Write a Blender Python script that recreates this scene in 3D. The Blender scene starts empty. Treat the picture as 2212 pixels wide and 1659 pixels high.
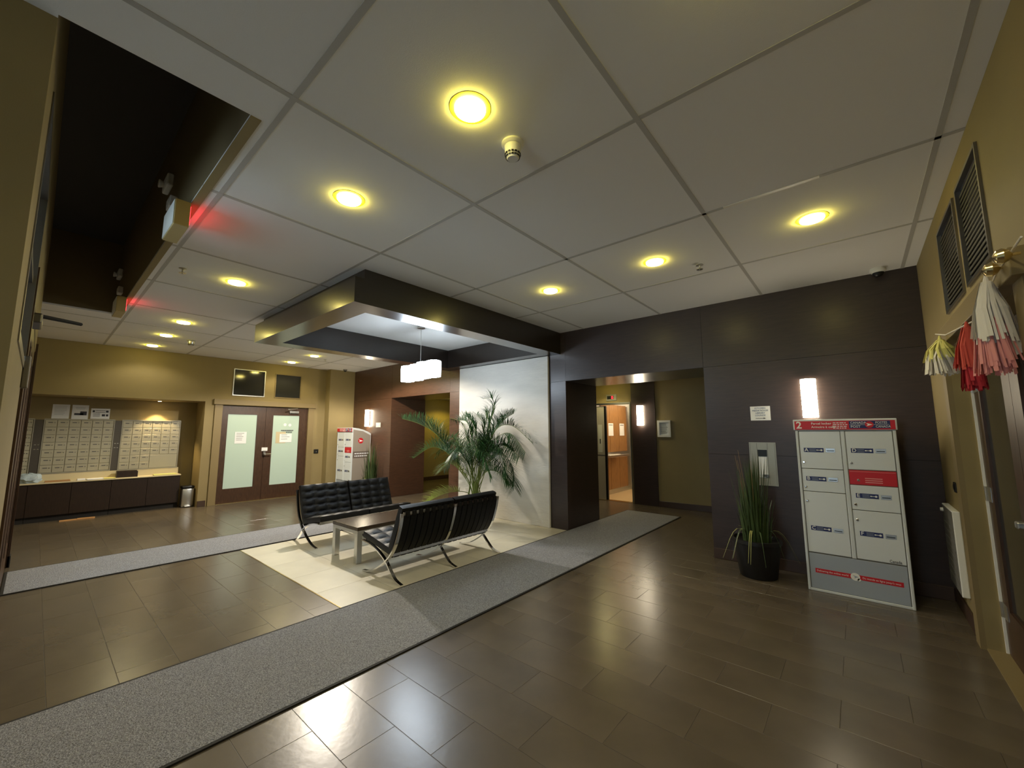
import bpy, bmesh, math, random
from mathutils import Vector, Matrix
random.seed(7)
C = bpy.context.scene.collection
SC = bpy.context.scene
CAM_Z = 1.525
CEIL = 3.148

# ------------------------------------------------------------------ camera
F_PX = 871.14
cam_d = bpy.data.cameras.new('camera'); cam = bpy.data.objects.new('camera', cam_d); C.objects.link(cam)
cam_d.sensor_width = 36.0; cam_d.sensor_fit = 'HORIZONTAL'; cam_d.lens = F_PX / 2212 * 36.0
cam_d.clip_start = 0.02; cam_d.clip_end = 200
yaw, pitch, roll = -0.7051433, 0.1180333, -0.0027150
fwd = Vector((math.sin(yaw)*math.cos(pitch), math.cos(yaw)*math.cos(pitch), math.sin(pitch)))
rgt = Vector((math.cos(yaw), -math.sin(yaw), 0)); up = rgt.cross(fwd)
r2 = math.cos(roll)*rgt + math.sin(roll)*up; u2 = -math.sin(roll)*rgt + math.cos(roll)*up
cam.matrix_world = Matrix(((r2.x, u2.x, -fwd.x, 0), (r2.y, u2.y, -fwd.y, 0), (r2.z, u2.z, -fwd.z, CAM_Z), (0, 0, 0, 1)))
SC.camera = cam
# ------------------------------------------------------------------ world, exposure, light levels
w = bpy.data.worlds.new('world'); SC.world = w; w.use_nodes = True
w.node_tree.nodes['Background'].inputs[0].default_value = (0.68, 0.76, 0.88, 1)
w.node_tree.nodes['Background'].inputs[1].default_value = 6.0
SC.view_settings.view_transform = 'Standard'; SC.view_settings.look = 'None'
SC.view_settings.gamma = 1.0; SC.view_settings.use_curve_mapping = False
SC.view_settings.exposure = 0.12
L_DOWN = 95.0      # rims added to the downlights for their yellow halo
L_PEND = 25.0      # pendant shades
L_SCON = 28.0       # wall sconces
P_SPOT = 15.0      # watts thrown down by each downlight
L_CAR = 7.5       # elevator car ceiling
COL_DOWN = (1.0, 0.82, 0.12)
COL_BEAM = (1.0, 0.91, 0.64)
COL_PEND = (0.76, 0.88, 1.0)
COL_SCON = (1.0, 0.86, 0.62)

# ------------------------------------------------------------------ materials
MATS = {}
def srgb(r, g, b):
    f = lambda c: (c/255/12.92) if c/255 <= .04045 else ((c/255+.055)/1.055)**2.4
    return (f(r), f(g), f(b), 1)
def mat(name, col, rough=.6, metal=0, spec=.5, var=0, scale=8, bump=0, bscale=60, coat=0, coat_r=.1, emit=0, ecol=None, stretch=(1, 1, 1), rnd=0, detail=4):
    m = bpy.data.materials.new(name); m.use_nodes = True; MATS[name] = m
    nt = m.node_tree; b = nt.nodes['Principled BSDF']
    b.inputs['Base Color'].default_value = col; b.inputs['Roughness'].default_value = rough
    b.inputs['Metallic'].default_value = metal; b.inputs['Specular IOR Level'].default_value = spec
    b.inputs['Coat Weight'].default_value = coat; b.inputs['Coat Roughness'].default_value = coat_r
    if emit:
        b.inputs['Emission Color'].default_value = (*(ecol or col)[:3], 1); b.inputs['Emission Strength'].default_value = emit
    N = nt.nodes.new; L = nt.links.new
    if var or bump:
        tc = N('ShaderNodeTexCoord'); mp = N('ShaderNodeMapping'); mp.inputs['Scale'].default_value = stretch
        L(tc.outputs['Object'], mp.inputs['Vector'])
    if var:
        nz = N('ShaderNodeTexNoise'); nz.inputs['Scale'].default_value = scale; nz.inputs['Detail'].default_value = detail
        L(mp.outputs[0], nz.inputs['Vector'])
        rp = N('ShaderNodeValToRGB'); rp.color_ramp.elements[0].position = .3; rp.color_ramp.elements[1].position = .7
        rp.color_ramp.elements[0].color = tuple(c*(1-var) for c in col[:3])+(1,)
        rp.color_ramp.elements[1].color = tuple(min(1, c*(1+var)) for c in col[:3])+(1,)
        L(nz.outputs['Fac'], rp.inputs[0]); out = rp.outputs[0]
        if rnd:
            oi = N('ShaderNodeObjectInfo'); mr = N('ShaderNodeMapRange')
            mr.inputs['To Min'].default_value = 1-rnd; mr.inputs['To Max'].default_value = 1+rnd
            L(oi.outputs['Random'], mr.inputs[0]); hs = N('ShaderNodeHueSaturation')
            L(mr.outputs[0], hs.inputs['Value']); L(out, hs.inputs['Color']); out = hs.outputs[0]
        L(out, b.inputs['Base Color'])
    if bump:
        nb = N('ShaderNodeTexNoise'); nb.inputs['Scale'].default_value = bscale; nb.inputs['Detail'].default_value = 3
        L(mp.outputs[0], nb.inputs['Vector']); bp = N('ShaderNodeBump'); bp.inputs['Strength'].default_value = bump; bp.inputs['Distance'].default_value = .01
        L(nb.outputs['Fac'], bp.inputs['Height']); L(bp.outputs[0], b.inputs['Normal'])
    return m
mat('paint', srgb(142, 126, 86), .7, var=.04, scale=3, bump=.05, bscale=200)
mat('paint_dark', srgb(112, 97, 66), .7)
mat('casing', srgb(132, 115, 78), .55)
mat('wood', srgb(48, 33, 29), .48, var=.22, scale=7, stretch=(1, 1, 9), coat=.35, coat_r=.27)
mat('wood_left', srgb(78, 51, 35), .40, var=.25, scale=7, stretch=(1, 1, 9), coat=.4, coat_r=.28)
mat('canopy_wood', srgb(30, 22, 16), .35, var=.15, scale=6, stretch=(1, 1, 6), coat=.6, coat_r=.2)
mat('door_wood', srgb(66, 44, 29), .4, var=.3, scale=9, stretch=(6, 6, 1))
mat('cabinet_wood', srgb(38, 25, 18), .4, var=.3, scale=9, stretch=(6, 6, 1))
mat('baseboard', srgb(66, 48, 38), .45)
mat('stone', srgb(216, 212, 204), .8, var=.07, scale=1.6, stretch=(1, 1, 4), bump=.5, bscale=9)
mat('tile_dark', srgb(92, 82, 68), .26, var=.14, scale=2.2, rnd=.06, bump=.04, bscale=25, spec=.7)
mat('tile_cream', srgb(214, 207, 187), .35, var=.08, scale=2.5, rnd=.05, bump=.03, bscale=20)
mat('grout', srgb(72, 64, 52), .5)
mat('ceil_tile', srgb(236, 236, 234), .9, bump=.12, bscale=300)
mat('ceil_bar', srgb(186, 185, 181), .6)
mat('ceil_white', srgb(200, 200, 198), .85)
mat('bar_lit', srgb(235, 232, 220), .4)
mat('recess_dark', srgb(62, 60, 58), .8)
mat('carpet', srgb(146, 147, 152), 1.0, var=.55, scale=130, bump=1.0, bscale=160, detail=6)
mat('rubber', srgb(28, 25, 22), .8)
mat('leather', srgb(15, 14, 15), .48, spec=.32, bump=.15, bscale=150)
mat('strap', srgb(12, 11, 11), .55, spec=.3)
mat('chrome', (.8, .8, .8, 1), .12, metal=1)
mat('steel', (.62, .62, .6, 1), .32, metal=1)
mat('steel_leaf', (.66, .61, .54, 1), .35, metal=.35)
mat('steel_dark', (.25, .24, .23, 1), .35, metal=1)
mat('table_wood', srgb(70, 58, 46), .25, var=.2, scale=8, stretch=(8, 1, 1))
mat('alu_white', srgb(214, 216, 210), .4)
mat('locker', srgb(208, 213, 214), .38, spec=.5)
mat('locker_door', srgb(216, 221, 223), .32)
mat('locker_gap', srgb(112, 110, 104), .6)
mat('locker_grey', srgb(160, 168, 178), .4)
mat('locker_side', srgb(150, 140, 128), .4)
mat('red', srgb(196, 26, 38), .4)
mat('navy', srgb(30, 42, 98), .4)
mat('band_brown', srgb(108, 96, 88), .5)
mat('white', srgb(236, 236, 232), .5)
mat('paper', srgb(232, 234, 236), .7)
mat('ink', srgb(60, 62, 70), .7)
mat('ink_blue', srgb(60, 90, 140), .7)
mat('black', srgb(14, 14, 14), .4)
mat('pot', srgb(18, 17, 18), .5)
mat('soil', srgb(40, 30, 22), .95)
mat('leaf', srgb(42, 80, 34), .45, var=.25, scale=5, rnd=.25)
mat('leaf_yellow', srgb(128, 146, 56), .45, var=.2, scale=5)
mat('stem', srgb(116, 132, 62), .5)
mat('grass_blade', srgb(56, 74, 34), .5, var=.3, scale=6, rnd=.2)
mat('grass_pale', srgb(150, 150, 84), .55)
mat('plume', srgb(150, 120, 80), .8)
mat('mail_door', srgb(166, 162, 144), .35, metal=.15)
mat('mail_frame', srgb(160, 158, 146), .35, metal=.3)
mat('mail_post', srgb(84, 80, 76), .4, metal=.4)
mat('counter', srgb(200, 188, 154), .35)
mat('cardboard', srgb(176, 132, 84), .85)
mat('bag_blue', srgb(170, 186, 196), .5, bump=.6, bscale=30)
mat('plastic_white', srgb(224, 224, 218), .45)
mat('plastic_tan', srgb(170, 150, 100), .5)
mat('led_red', (1, .02, .04, 1), .5, emit=3.5, ecol=(1, .03, .05))
mat('frost_glow', srgb(176, 196, 182), .25, emit=.09, ecol=(.72, .86, .74))  # faint emission stands in for light from the room behind
mat('slat', srgb(60, 57, 48), .6)
mat('dark_glass', srgb(48, 48, 46), .08, spec=.6)
mat('brass', (.75, .6, .3, 1), .2, metal=1)
mat('tissue_white', srgb(228, 222, 212), .8)
mat('tissue_pink', srgb(226, 150, 146), .8)
mat('tissue_coral', srgb(214, 84, 70), .8)
mat('tissue_red', srgb(196, 48, 60), .8)
mat('tissue_yellow', srgb(222, 216, 130), .8)
mat('car_wood', srgb(150, 110, 68), .4, var=.2, scale=8, stretch=(6, 6, 1))
mat('car_floor', srgb(196, 170, 128), .35)
mat('lamp_rim', (1, .9, .5, 1), .5, emit=L_DOWN, ecol=COL_DOWN)
mat('lamp_lens', (1, .95, .8, 1), .5, emit=32, ecol=(1, .88, .48))
mat('lamp_pend', (1, 1, 1, 1), .5, emit=L_PEND, ecol=COL_PEND)
mat('lamp_scon', (1, 1, 1, 1), .5, emit=L_SCON, ecol=COL_SCON)
mat('lamp_car', (1, 1, 1, 1), .5, emit=L_CAR, ecol=(1, .80, .52))
mat('lamp_puck', (1, 1, 1, 1), .5, emit=30, ecol=(1, .75, .4))
mat('trim_gold', srgb(238, 218, 60), .6)
def glass_mat():
    m = bpy.data.materials.new('glass'); m.use_nodes = True; MATS['glass'] = m; nt = m.node_tree
    for n in list(nt.nodes): nt.nodes.remove(n)
    o = nt.nodes.new('ShaderNodeOutputMaterial'); mx = nt.nodes.new('ShaderNodeMixShader'); t = nt.nodes.new('ShaderNodeBsdfTransparent'); g = nt.nodes.new('ShaderNodeBsdfGlossy'); fr = nt.nodes.new('ShaderNodeFresnel')
    t.inputs[0].default_value = (.82, .88, .88, 1); g.inputs['Roughness'].default_value = .03
    nt.links.new(fr.outputs[0], mx.inputs[0]); nt.links.new(t.outputs[0], mx.inputs[1]); nt.links.new(g.outputs[0], mx.inputs[2]); nt.links.new(mx.outputs[0], o.inputs[0])
glass_mat()

# ------------------------------------------------------------------ mesh helpers
class MB:
    def __init__(s): s.bm = bmesh.new()
    def box(s, x0, x1, y0, y1, z0, z1):
        v = [s.bm.verts.new(p) for p in ((x0,y0,z0),(x1,y0,z0),(x1,y1,z0),(x0,y1,z0),(x0,y0,z1),(x1,y0,z1),(x1,y1,z1),(x0,y1,z1))]
        for f in ((0,3,2,1),(4,5,6,7),(0,1,5,4),(1,2,6,5),(2,3,7,6),(3,0,4,7)): s.bm.faces.new([v[i] for i in f])
        return s
    def rbox(s, x0, x1, y0, y1, z0, z1, r=.01, seg=2):
        r = min(r, .49*min(abs(x1-x0), abs(y1-y0), abs(z1-z0)))
        g = bmesh.ops.create_cube(s.bm, size=1)['verts']
        for v in g:
            v.co = Vector(((x0+x1)/2+v.co.x*(x1-x0), (y0+y1)/2+v.co.y*(y1-y0), (z0+z1)/2+v.co.z*(z1-z0)))
        e = list({e for v in g for e in v.link_edges})
        bmesh.ops.bevel(s.bm, geom=e, offset=r, segments=seg, affect='EDGES', profile=.5)
        return s
    def prism(s, pts, axis, a, b):
        # polygon pts (2D) swept along axis from a to b
        def P(p, t):
            return {'x': (t, p[0], p[1]), 'y': (p[0], t, p[1]), 'z': (p[0], p[1], t)}[axis]
        A = [s.bm.verts.new(P(p, a)) for p in pts]; B = [s.bm.verts.new(P(p, b)) for p in pts]
        n = len(pts)
        s.bm.faces.new(A); s.bm.faces.new(B[::-1])
        for i in range(n): s.bm.faces.new((A[i], B[i], B[(i+1) % n], A[(i+1) % n]))
        return s
    def lathe(s, prof, n=24, M=None, cap=True):
        M = M or Matrix(); rings = []
        for r, z in prof:
            rings.append([s.bm.verts.new(M @ Vector((r*math.cos(2*math.pi*i/n), r*math.sin(2*math.pi*i/n), z))) for i in range(n)])
        for a, b in zip(rings, rings[1:]):
            for i in range(n): s.bm.faces.new((a[i], a[(i+1) % n], b[(i+1) % n], b[i]))
        if cap: s.bm.faces.new(rings[0][::-1]); s.bm.faces.new(rings[-1])
        return s
    def tube(s, pts, r, n=6):
        pts = [Vector(p) for p in pts]; rr = r if isinstance(r, (list, tuple)) else [r]*len(pts)
        rings = []; ref = Vector((.3, .7, .2))
        for i, p in enumerate(pts):
            d = (pts[min(i+1, len(pts)-1)]-pts[max(i-1, 0)]).normalized()
            a = d.cross(ref)
            if a.length < 1e-3: a = d.cross(Vector((1, 0, 0)))
            a.normalize(); b = d.cross(a); ref = b.cross(d) if False else ref
            rings.append([s.bm.verts.new(p+rr[i]*(math.cos(2*math.pi*k/n)*a+math.sin(2*math.pi*k/n)*b)) for k in range(n)])
        for A, B in zip(rings, rings[1:]):
            for k in range(n): s.bm.faces.new((A[k], A[(k+1) % n], B[(k+1) % n], B[k]))
        s.bm.faces.new(rings[0][::-1]); s.bm.faces.new(rings[-1])
        return s
    def ribbon(s, pts, y0, y1, t):
        # flat bar: path in the local xz plane, from y0 to y1, thickness t
        P = [Vector((p[0], 0, p[1])) for p in pts]; prev = None
        for i, p in enumerate(P):
            d = (P[min(i+1, len(P)-1)]-P[max(i-1, 0)]).normalized(); nrm = Vector((-d.z, 0, d.x))*t/2
            q = [s.bm.verts.new((c.x, y, c.z)) for c, y in ((p+nrm, y0), (p+nrm, y1), (p-nrm, y1), (p-nrm, y0))]
            if prev:
                for k in range(4): s.bm.faces.new((prev[k], prev[(k+1) % 4], q[(k+1) % 4], q[k]))
            else: s.bm.faces.new(q[::-1])
            prev = q
        s.bm.faces.new(prev)
        return s
    def quad(s, *p):
        s.bm.faces.new([s.bm.verts.new(q) for q in p]); return s
    def build(s, name, m, parent=None, loc=(0, 0, 0), rotz=0, smooth=False):
        me = bpy.data.meshes.new(name); bmesh.ops.recalc_face_normals(s.bm, faces=s.bm.faces[:]); s.bm.to_mesh(me); s.bm.free()
        me.materials.append(MATS[m])
        if smooth:
            me.polygons.foreach_set('use_smooth', [True]*len(me.polygons))
            try: me.set_sharp_from_angle(angle=math.radians(40))
            except Exception: pass
        o = bpy.data.objects.new(name, me); C.objects.link(o); o.location = loc; o.rotation_euler = (0, 0, rotz)
        if parent: o.parent = parent
        return o
def tag(o, label, cat, group=None, kind=None):
    if label: o['label'] = label
    if cat: o['category'] = cat
    if group: o['group'] = group
    if kind: o['kind'] = kind
    return o
def thing(name, label, cat, loc=(0, 0, 0), rotz=0, group=None):
    o = bpy.data.objects.new(name, None); C.objects.link(o); o.location = loc; o.rotation_euler = (0, 0, rotz); o.empty_display_size = .1
    return tag(o, label, cat, group)
def struct(o, label=None, cat=None):
    o['kind'] = 'structure'
    if label: o['label'] = label
    if cat: o['category'] = cat
    return o
def sempty(name, label, cat, loc=(0, 0, 0), rotz=0):
    return struct(thing(name, label, cat, loc, rotz))
def dup(o, parent=None):
    c = o.copy(); C.objects.link(c); c.parent = parent
    return c
def dup_tree(o, parent=None):
    c = dup(o, parent)
    for ch in list(o.children): dup_tree(ch, c)
    return c
def text(s, size, loc, m, parent, name='lettering', align='LEFT', bold=0, sx=1):
    cu = bpy.data.curves.new('t', 'FONT'); cu.body = s; cu.size = size; cu.align_x = align; cu.align_y = 'CENTER'; cu.extrude = .0004; cu.offset = bold; cu.resolution_u = 2
    t = bpy.data.objects.new('t', cu); C.objects.link(t); me = bpy.data.meshes.new_from_object(t)
    C.objects.unlink(t); bpy.data.objects.remove(t); bpy.data.curves.remove(cu)
    me.transform(Matrix.Rotation(math.radians(90), 4, 'X') @ Matrix.Diagonal((sx, 1, 1, 1))); me.materials.clear(); me.materials.append(MATS[m])
    o = bpy.data.objects.new(name, me); C.objects.link(o); o.location = loc; o.parent = parent
    return o
def holes(a0, a1, b0, b1, hs):
    A = sorted({a0, a1, *[min(max(v, a0), a1) for h in hs for v in h[:2]]}); B = sorted({b0, b1, *[min(max(v, b0), b1) for h in hs for v in h[2:]]})
    out = []
    for x0, x1 in zip(A, A[1:]):
        run = None
        for y0, y1 in zip(B, B[1:]):
            cx, cy = (x0+x1)/2, (y0+y1)/2
            if any(h[0] < cx < h[1] and h[2] < cy < h[3] for h in hs):
                if run: out.append((x0, x1, *run)); run = None
            else: run = (run[0], y1) if run else (y0, y1)
        if run: out.append((x0, x1, *run))
    return out
def wall_x(name, x0, x1, y0, y1, z0, z1, hs, m):       # wall in a plane of constant X
    b = MB()
    for r in holes(y0, y1, z0, z1, hs): b.box(x0, x1, *r)
    return struct(b.build(name, m))
def wall_y(name, y0, y1, x0, x1, z0, z1, hs, m):
    b = MB()
    for r in holes(x0, x1, z0, z1, hs): b.box(r[0], r[1], y0, y1, r[2], r[3])
    return struct(b.build(name, m))

# ================================================================== SETTING
# ---------------- floor
TX, TY, G = .59, .2945, .0024
RUN = [(-3.545, -2.525, -.082, 7.62), (-7.255, -6.265, -.082, 5.4)]
CREAM = (-6.25, -3.545, 1.87, 5.5)
floor = struct(MB().box(-12.2, 1.6, -4.5, 11.2, -.2, -.0010).build('floor', 'grout'))
def sub(r, cuts):
    rs = [r]
    for c in cuts:
        n = []
        for a in rs:
            if a[1] <= c[0] or a[0] >= c[1] or a[3] <= c[2] or a[2] >= c[3]: n.append(a); continue
            if a[0] < c[0]: n.append((a[0], c[0], a[2], a[3]))
            if a[1] > c[1]: n.append((c[1], a[1], a[2], a[3]))
            x0, x1 = max(a[0], c[0]), min(a[1], c[1])
            if a[2] < c[2]: n.append((x0, x1, a[2], c[2]))
            if a[3] > c[3]: n.append((x0, x1, c[3], a[3]))
        rs = n
    return [a for a in rs if a[1]-a[0] > .02 and a[3]-a[2] > .02]
def px_of(x, y, z):
    d = Vector((x, y, z-CAM_Z)); f = d.dot(fwd)
    if f < .05: return None
    return (1106+F_PX*d.dot(r2)/f, 829.5-F_PX*d.dot(u2)/f)
def px_area(r, z):
    p = [px_of(x, y, z) for x, y in ((r[0], r[2]), (r[1], r[2]), (r[1], r[3]), (r[0], r[3]))]
    if any(q is None for q in p): return 0
    cx = sum(q[0] for q in p)/4; cy = sum(q[1] for q in p)/4
    if not (-60 < cx < 2272 and -60 < cy < 1719): return 0
    return abs(sum(p[i][0]*p[(i+1) % 4][1]-p[(i+1) % 4][0]*p[i][1] for i in range(4)))/2
blocks = [RUN[0], RUN[1], CREAM, (-7.6, -2.27, -4.5, -.085), (-6.39, -3.52, 5.5, 6.5), (-12.2, -8.47, 5.5, 6.5), (-1.47, 1.6, 5.5, 6.5)]
rects = []
for k in range(-13, 36):
    y0 = .47+k*TY
    xs = -2.256+TX*((k % 2 == 0)*.5)     # alternate rows shifted by half a tile
    for j in range(-16, 7):
        x0 = xs+j*TX
        r = (max(x0, -11.16), min(x0+TX, .62), y0, y0+TY)
        if r[1]-r[0] < .03: continue
        for q in sub(r, blocks):
            if q[2] > 8.4 and q[1] > -6: continue
            rects.append((px_area(q, 0), q))
rects.sort(key=lambda t: -t[0])
def slab(x0, x1, y0, y1, t=.008):
    g = G/2; w_, d_ = (x1-x0)/2-g, (y1-y0)/2-g; b = MB(); e = .001
    lo = [(-w_, -d_), (w_, -d_), (w_, d_), (-w_, d_)]; hi = [(-w_+e, -d_+e), (w_-e, -d_+e), (w_-e, d_-e), (-w_+e, d_-e)]
    A = [b.bm.verts.new((*p, -t)) for p in lo]; B = [b.bm.verts.new((*p, -e)) for p in lo]; D = [b.bm.verts.new((*p, 0)) for p in hi]
    for P, Q in ((A, B), (B, D)):
        for i in range(4): b.bm.faces.new((P[i], P[(i+1) % 4], Q[(i+1) % 4], Q[i]))
    b.bm.faces.new(D)
    return b
cache = {}
def tile(r, name, m):
    key = (m, round(r[1]-r[0], 3), round(r[3]-r[2], 3)); c = ((r[0]+r[1])/2, (r[2]+r[3])/2, 0)
    if key in cache:
        o = bpy.data.objects.new(name, cache[key]); C.objects.link(o); o.location = c; o.parent = floor
    else:
        o = slab(*r).build(name, m, floor, c); cache[key] = o.data
    return o
for a, r in rects[:295]: tile(r, 'floor_tile', 'tile_dark')
rest = MB()
for a, r in rects[295:]:
    v = [rest.bm.verts.new(p) for p in ((r[0]+.002, r[2]+.002, 0), (r[1]-.002, r[2]+.002, 0), (r[1]-.002, r[3]-.002, 0), (r[0]+.002, r[3]-.002, 0))]
    u = [rest.bm.verts.new((q.co.x, q.co.y, -.004)) for q in v]
    rest.bm.faces.new(v)
    for i in range(4): rest.bm.faces.new((u[i], u[(i+1) % 4], v[(i+1) % 4], v[i]))
rest = rest.build('floor_tile', 'tile_dark', floor); rest['kind'] = 'stuff'
for i in range(-1, 7):
    for j in range(-1, 6):
        x1 = -4.05-TX*j+TX; y0 = 2.425+TX*(i-1)
        r = (max(x1-TX, CREAM[0]), min(x1, CREAM[1]), max(y0, CREAM[2]), min(y0+TX, CREAM[3]))
        if r[1]-r[0] > .03 and r[3]-r[2] > .03: tile(r, 'cream_tile', 'tile_cream')
# metal edge strip between cream and dark tiles
struct(MB().box(-6.25, -3.545, 1.862, 1.872, -.006, .003).build('trim_1', 'brass'))

# ---------------- ceiling
REC = (-7.68, -2.25, -.085, .58); CAN = (-6.41, -3.63, 2.0, 5.52)
b = MB()
for r in holes(-11.2, .72, -3.4, 5.52, [(REC[0]-.04, REC[1]+.04, REC[2]-.04, REC[3]+.04)]): b.box(r[0], r[1], r[2], r[3], CEIL+.02, CEIL+.12)
ceiling = struct(b.build('ceiling', 'ceil_white'))
XL = [.468-1.2192*j for j in range(-1, 11)][::-1]; YL = [.678+1.2192*i for i in range(-4, 6)]
bar = .028
for x0, x1 in zip(XL, XL[1:]):
    for y0, y1 in zip(YL, YL[1:]):
        r = (max(x0+bar/2, -10.5), min(x1-bar/2, .57), max(y0+bar/2, -3.2), min(y1-bar/2, 5.5))
        if r[1]-r[0] < .03 or r[3]-r[2] < .03: continue
        for q in sub(r, [REC, CAN, (-7.6, -2.27, -4.5, -.085)]):
            MB().box(q[0], q[1], q[2], q[3], CEIL, CEIL+.02).build('ceiling_tile', 'ceil_tile', ceiling)
for x in XL:
    if -10.5 < x < .57:
        for q in sub((x-bar/2, x+bar/2, -3.2, 5.5), [REC, CAN, (-7.6, -2.27, -4.5, -.085)]) if True else []:
            MB().box(q[0], q[1], q[2], q[3], CEIL-.003, CEIL+.02).build('grid_bar', 'ceil_bar', ceiling)
        # narrow bars are dropped by sub()'s size test only under 2 cm
for y in YL:
    if -3.2 < y < 5.5:
        for q in sub((-10.5, .57, y-bar/2, y+bar/2), [REC, CAN, (-7.6, -2.27, -4.5, -.085)]):
            # white colour stands in for light caught by this length of bar
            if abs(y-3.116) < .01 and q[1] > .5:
                for a0, a1, mm in ((q[0], -.62, 'ceil_bar'), (-.62, -.06, 'bar_lit'), (-.06, q[1], 'ceil_bar')):
                    MB().box(a0, a1, q[2], q[3], CEIL-.003-(.002 if mm == 'bar_lit' else 0), CEIL+.02).build('grid_bar', mm, ceiling)
            else: MB().box(q[0], q[1], q[2], q[3], CEIL-.0025, CEIL+.02).build('grid_bar', 'ceil_bar', ceiling)
MB().box(CAN[0]+.1, CAN[1]-.1, CAN[2]+.1, CAN[3]-.02, CEIL-.002, CEIL+.02).build('drywall_panel', 'ceil_white', ceiling)
# deep recess above the entrance
RT = 4.15
b = MB()
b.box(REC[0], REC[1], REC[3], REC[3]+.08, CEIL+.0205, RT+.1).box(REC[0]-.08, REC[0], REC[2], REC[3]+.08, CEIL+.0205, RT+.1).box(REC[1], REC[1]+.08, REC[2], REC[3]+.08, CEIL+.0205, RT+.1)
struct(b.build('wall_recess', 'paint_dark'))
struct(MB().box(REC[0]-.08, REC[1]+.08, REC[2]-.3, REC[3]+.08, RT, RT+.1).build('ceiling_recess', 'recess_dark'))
struct(MB().box(REC[0], REC[1]+.0, REC[3]-.004, REC[3]+.045, CEIL-.006, CEIL-.0005).build('trim_2', 'paint'), 'pale bead along the lower edge of the ceiling recess', 'trim')

# ---------------- right wall
wall_x('wall_right', .57, .74, -3.3, 6.5, 0, CEIL+.02, [(2.6, 4.45, 0, 2.13), (2.95, 3.5, 2.365, 2.975), (3.6, 4.23, 2.365, 2.975)], 'paint')
def transom(n, plane, rotz, c, wd, z0, z1, lab, blinds=False, fr='steel'):
    t = sempty(n, lab, 'window', (plane[0], plane[1], z0), rotz)
    h_ = z1-z0; f = .018
    b = MB(); b.box(-wd/2, wd/2, -.012, .05, 0, f).box(-wd/2, wd/2, -.012, .05, h_-f, h_).box(-wd/2, -wd/2+f, -.012, .05, f, h_-f).box(wd/2-f, wd/2, -.012, .05, f, h_-f)
    b.build('frame', fr, t)
    MB().box(-wd/2+f, wd/2-f, .012, .018, f, h_-f).build('pane', 'dark_glass', t)
    if blinds:
        o = MB().box(-wd/2+f, wd/2-f, .004, .008, -.007, .007).build('slat', 'slat', t)
        n_ = int((h_-.06)/.03)
        for k in range(n_):
            q = o if k == 0 else dup(o, t)
            q.location = (0, 0, f+.02+k*.03)
    return t
transom('window_1', (.57, 3.225, 0), -math.pi/2, 0, .55, 2.365, 2.975, 'louvred transom window over the tasselled door, farther from the dark wood wall', True, 'steel_dark')
transom('window_2', (.57, 3.915, 0), -math.pi/2, 0, .63, 2.365, 2.975, 'louvred transom window over the tasselled door, closer to the dark wood wall', True, 'steel_dark')
def casing(n, x, rotz, y0, y1, lab, front):
    # local: x along the wall, -y outwards
    t = sempty(n, lab, 'trim', (x, (y0+y1)/2, 0), rotz); hw = (y1-y0)/2
    MB().box(-hw-.14, -hw, -front, .0, 0, 2.13).build('casing_leg', 'casing', t)
    MB().box(hw, hw+.14, -front, .0, 0, 2.13).build('casing_leg', 'casing', t)
    MB().rbox(-hw-.17, hw+.17, -front-.035, .0, 2.13, 2.245, .004).build('casing_head', 'casing', t)
    return t
casing('trim_3', .57, -math.pi/2, 2.6, 4.45, 'beige casing around the door hung with paper tassels', .03)
d = sempty('door_2', 'dark brown double door with narrow glass, deep in the wall below the louvred windows', 'door', (.69, 3.525, 0), -math.pi/2)
for s in (-1, 1):
    b = MB()
    for r in holes(min(0, s*.925)+.003, max(0, s*.925)-.003, .01, 2.12, [tuple(sorted((s*.16, s*.75)))+(.33, 1.92)]): b.box(r[0], r[1], -.02, .025, r[2], r[3])
    lf = b.build('door_leaf', 'door_wood', d)
    MB().box(*sorted((s*.16, s*.75)), -.005, .005, .33, 1.92).build('pane', 'dark_glass', lf)
    for z in (.3, 1.08, 1.85): MB().box(*sorted((s*.80, s*.925)), -.024, -.02, z-.05, z+.05).lathe([(.008, z-.05), (.008, z+.05)], 8, Matrix.Translation((s*.915, -.028, 0))).build('hinge', 'steel', lf)
MB().box(-.925, -.912, -.034, -.02, 0, 2.13).build('weather_strip', 'white', d)
MB().box(-.925, .925, -.12, .03, 0, .012).build('threshold', 'casing', d)
MB().rbox(-.10, -.05, -.06, -.02, .98, 1.02, .008).build('handle', 'steel', d)
# ---------------- left wall with mail niche and double door
NB = -11.16
wall_x('wall_left', -10.62, -10.5, -1.7, 5.5, 0, CEIL+.02, [(-1.2, 2.29, 0, 2.185), (2.6, 4.41, 0, 2.12), (2.76, 3.40, 2.345, 2.95), (3.61, 4.21, 2.345, 2.925)], 'paint')
b = MB(); b.box(NB-.06, NB, -1.25, 2.35, 0, 2.25).box(NB, -10.62, 2.29, 2.35, 0, 2.25).box(NB, -10.62, -1.25, -1.2, 0, 2.25).box(NB, -10.62, -1.2, 2.29, 2.185, 2.25)
struct(b.build('wall_niche', 'paint'))
struct(MB().box(-10.5, -10.27, 4.83, 5.5, 0, CEIL).build('wall_pillar', 'paint'))
transom('window_3', (-10.5, 3.08, 0), math.pi/2, 0, .64, 2.345, 2.95, 'bright-framed transom window above the double door, on the mailbox side')
transom('window_4', (-10.5, 3.91, 0), math.pi/2, 0, .60, 2.345, 2.925, 'plain transom window above the double door, on the parcel locker side', fr='casing')
casing('trim_4', -10.5, math.pi/2, 2.6, 4.41, 'beige casing around the frosted glass double door', .03)
d = sempty('door_1', 'brown wooden double door with two frosted glass panels', 'door', (-10.53, 3.505, 0), math.pi/2)
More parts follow.
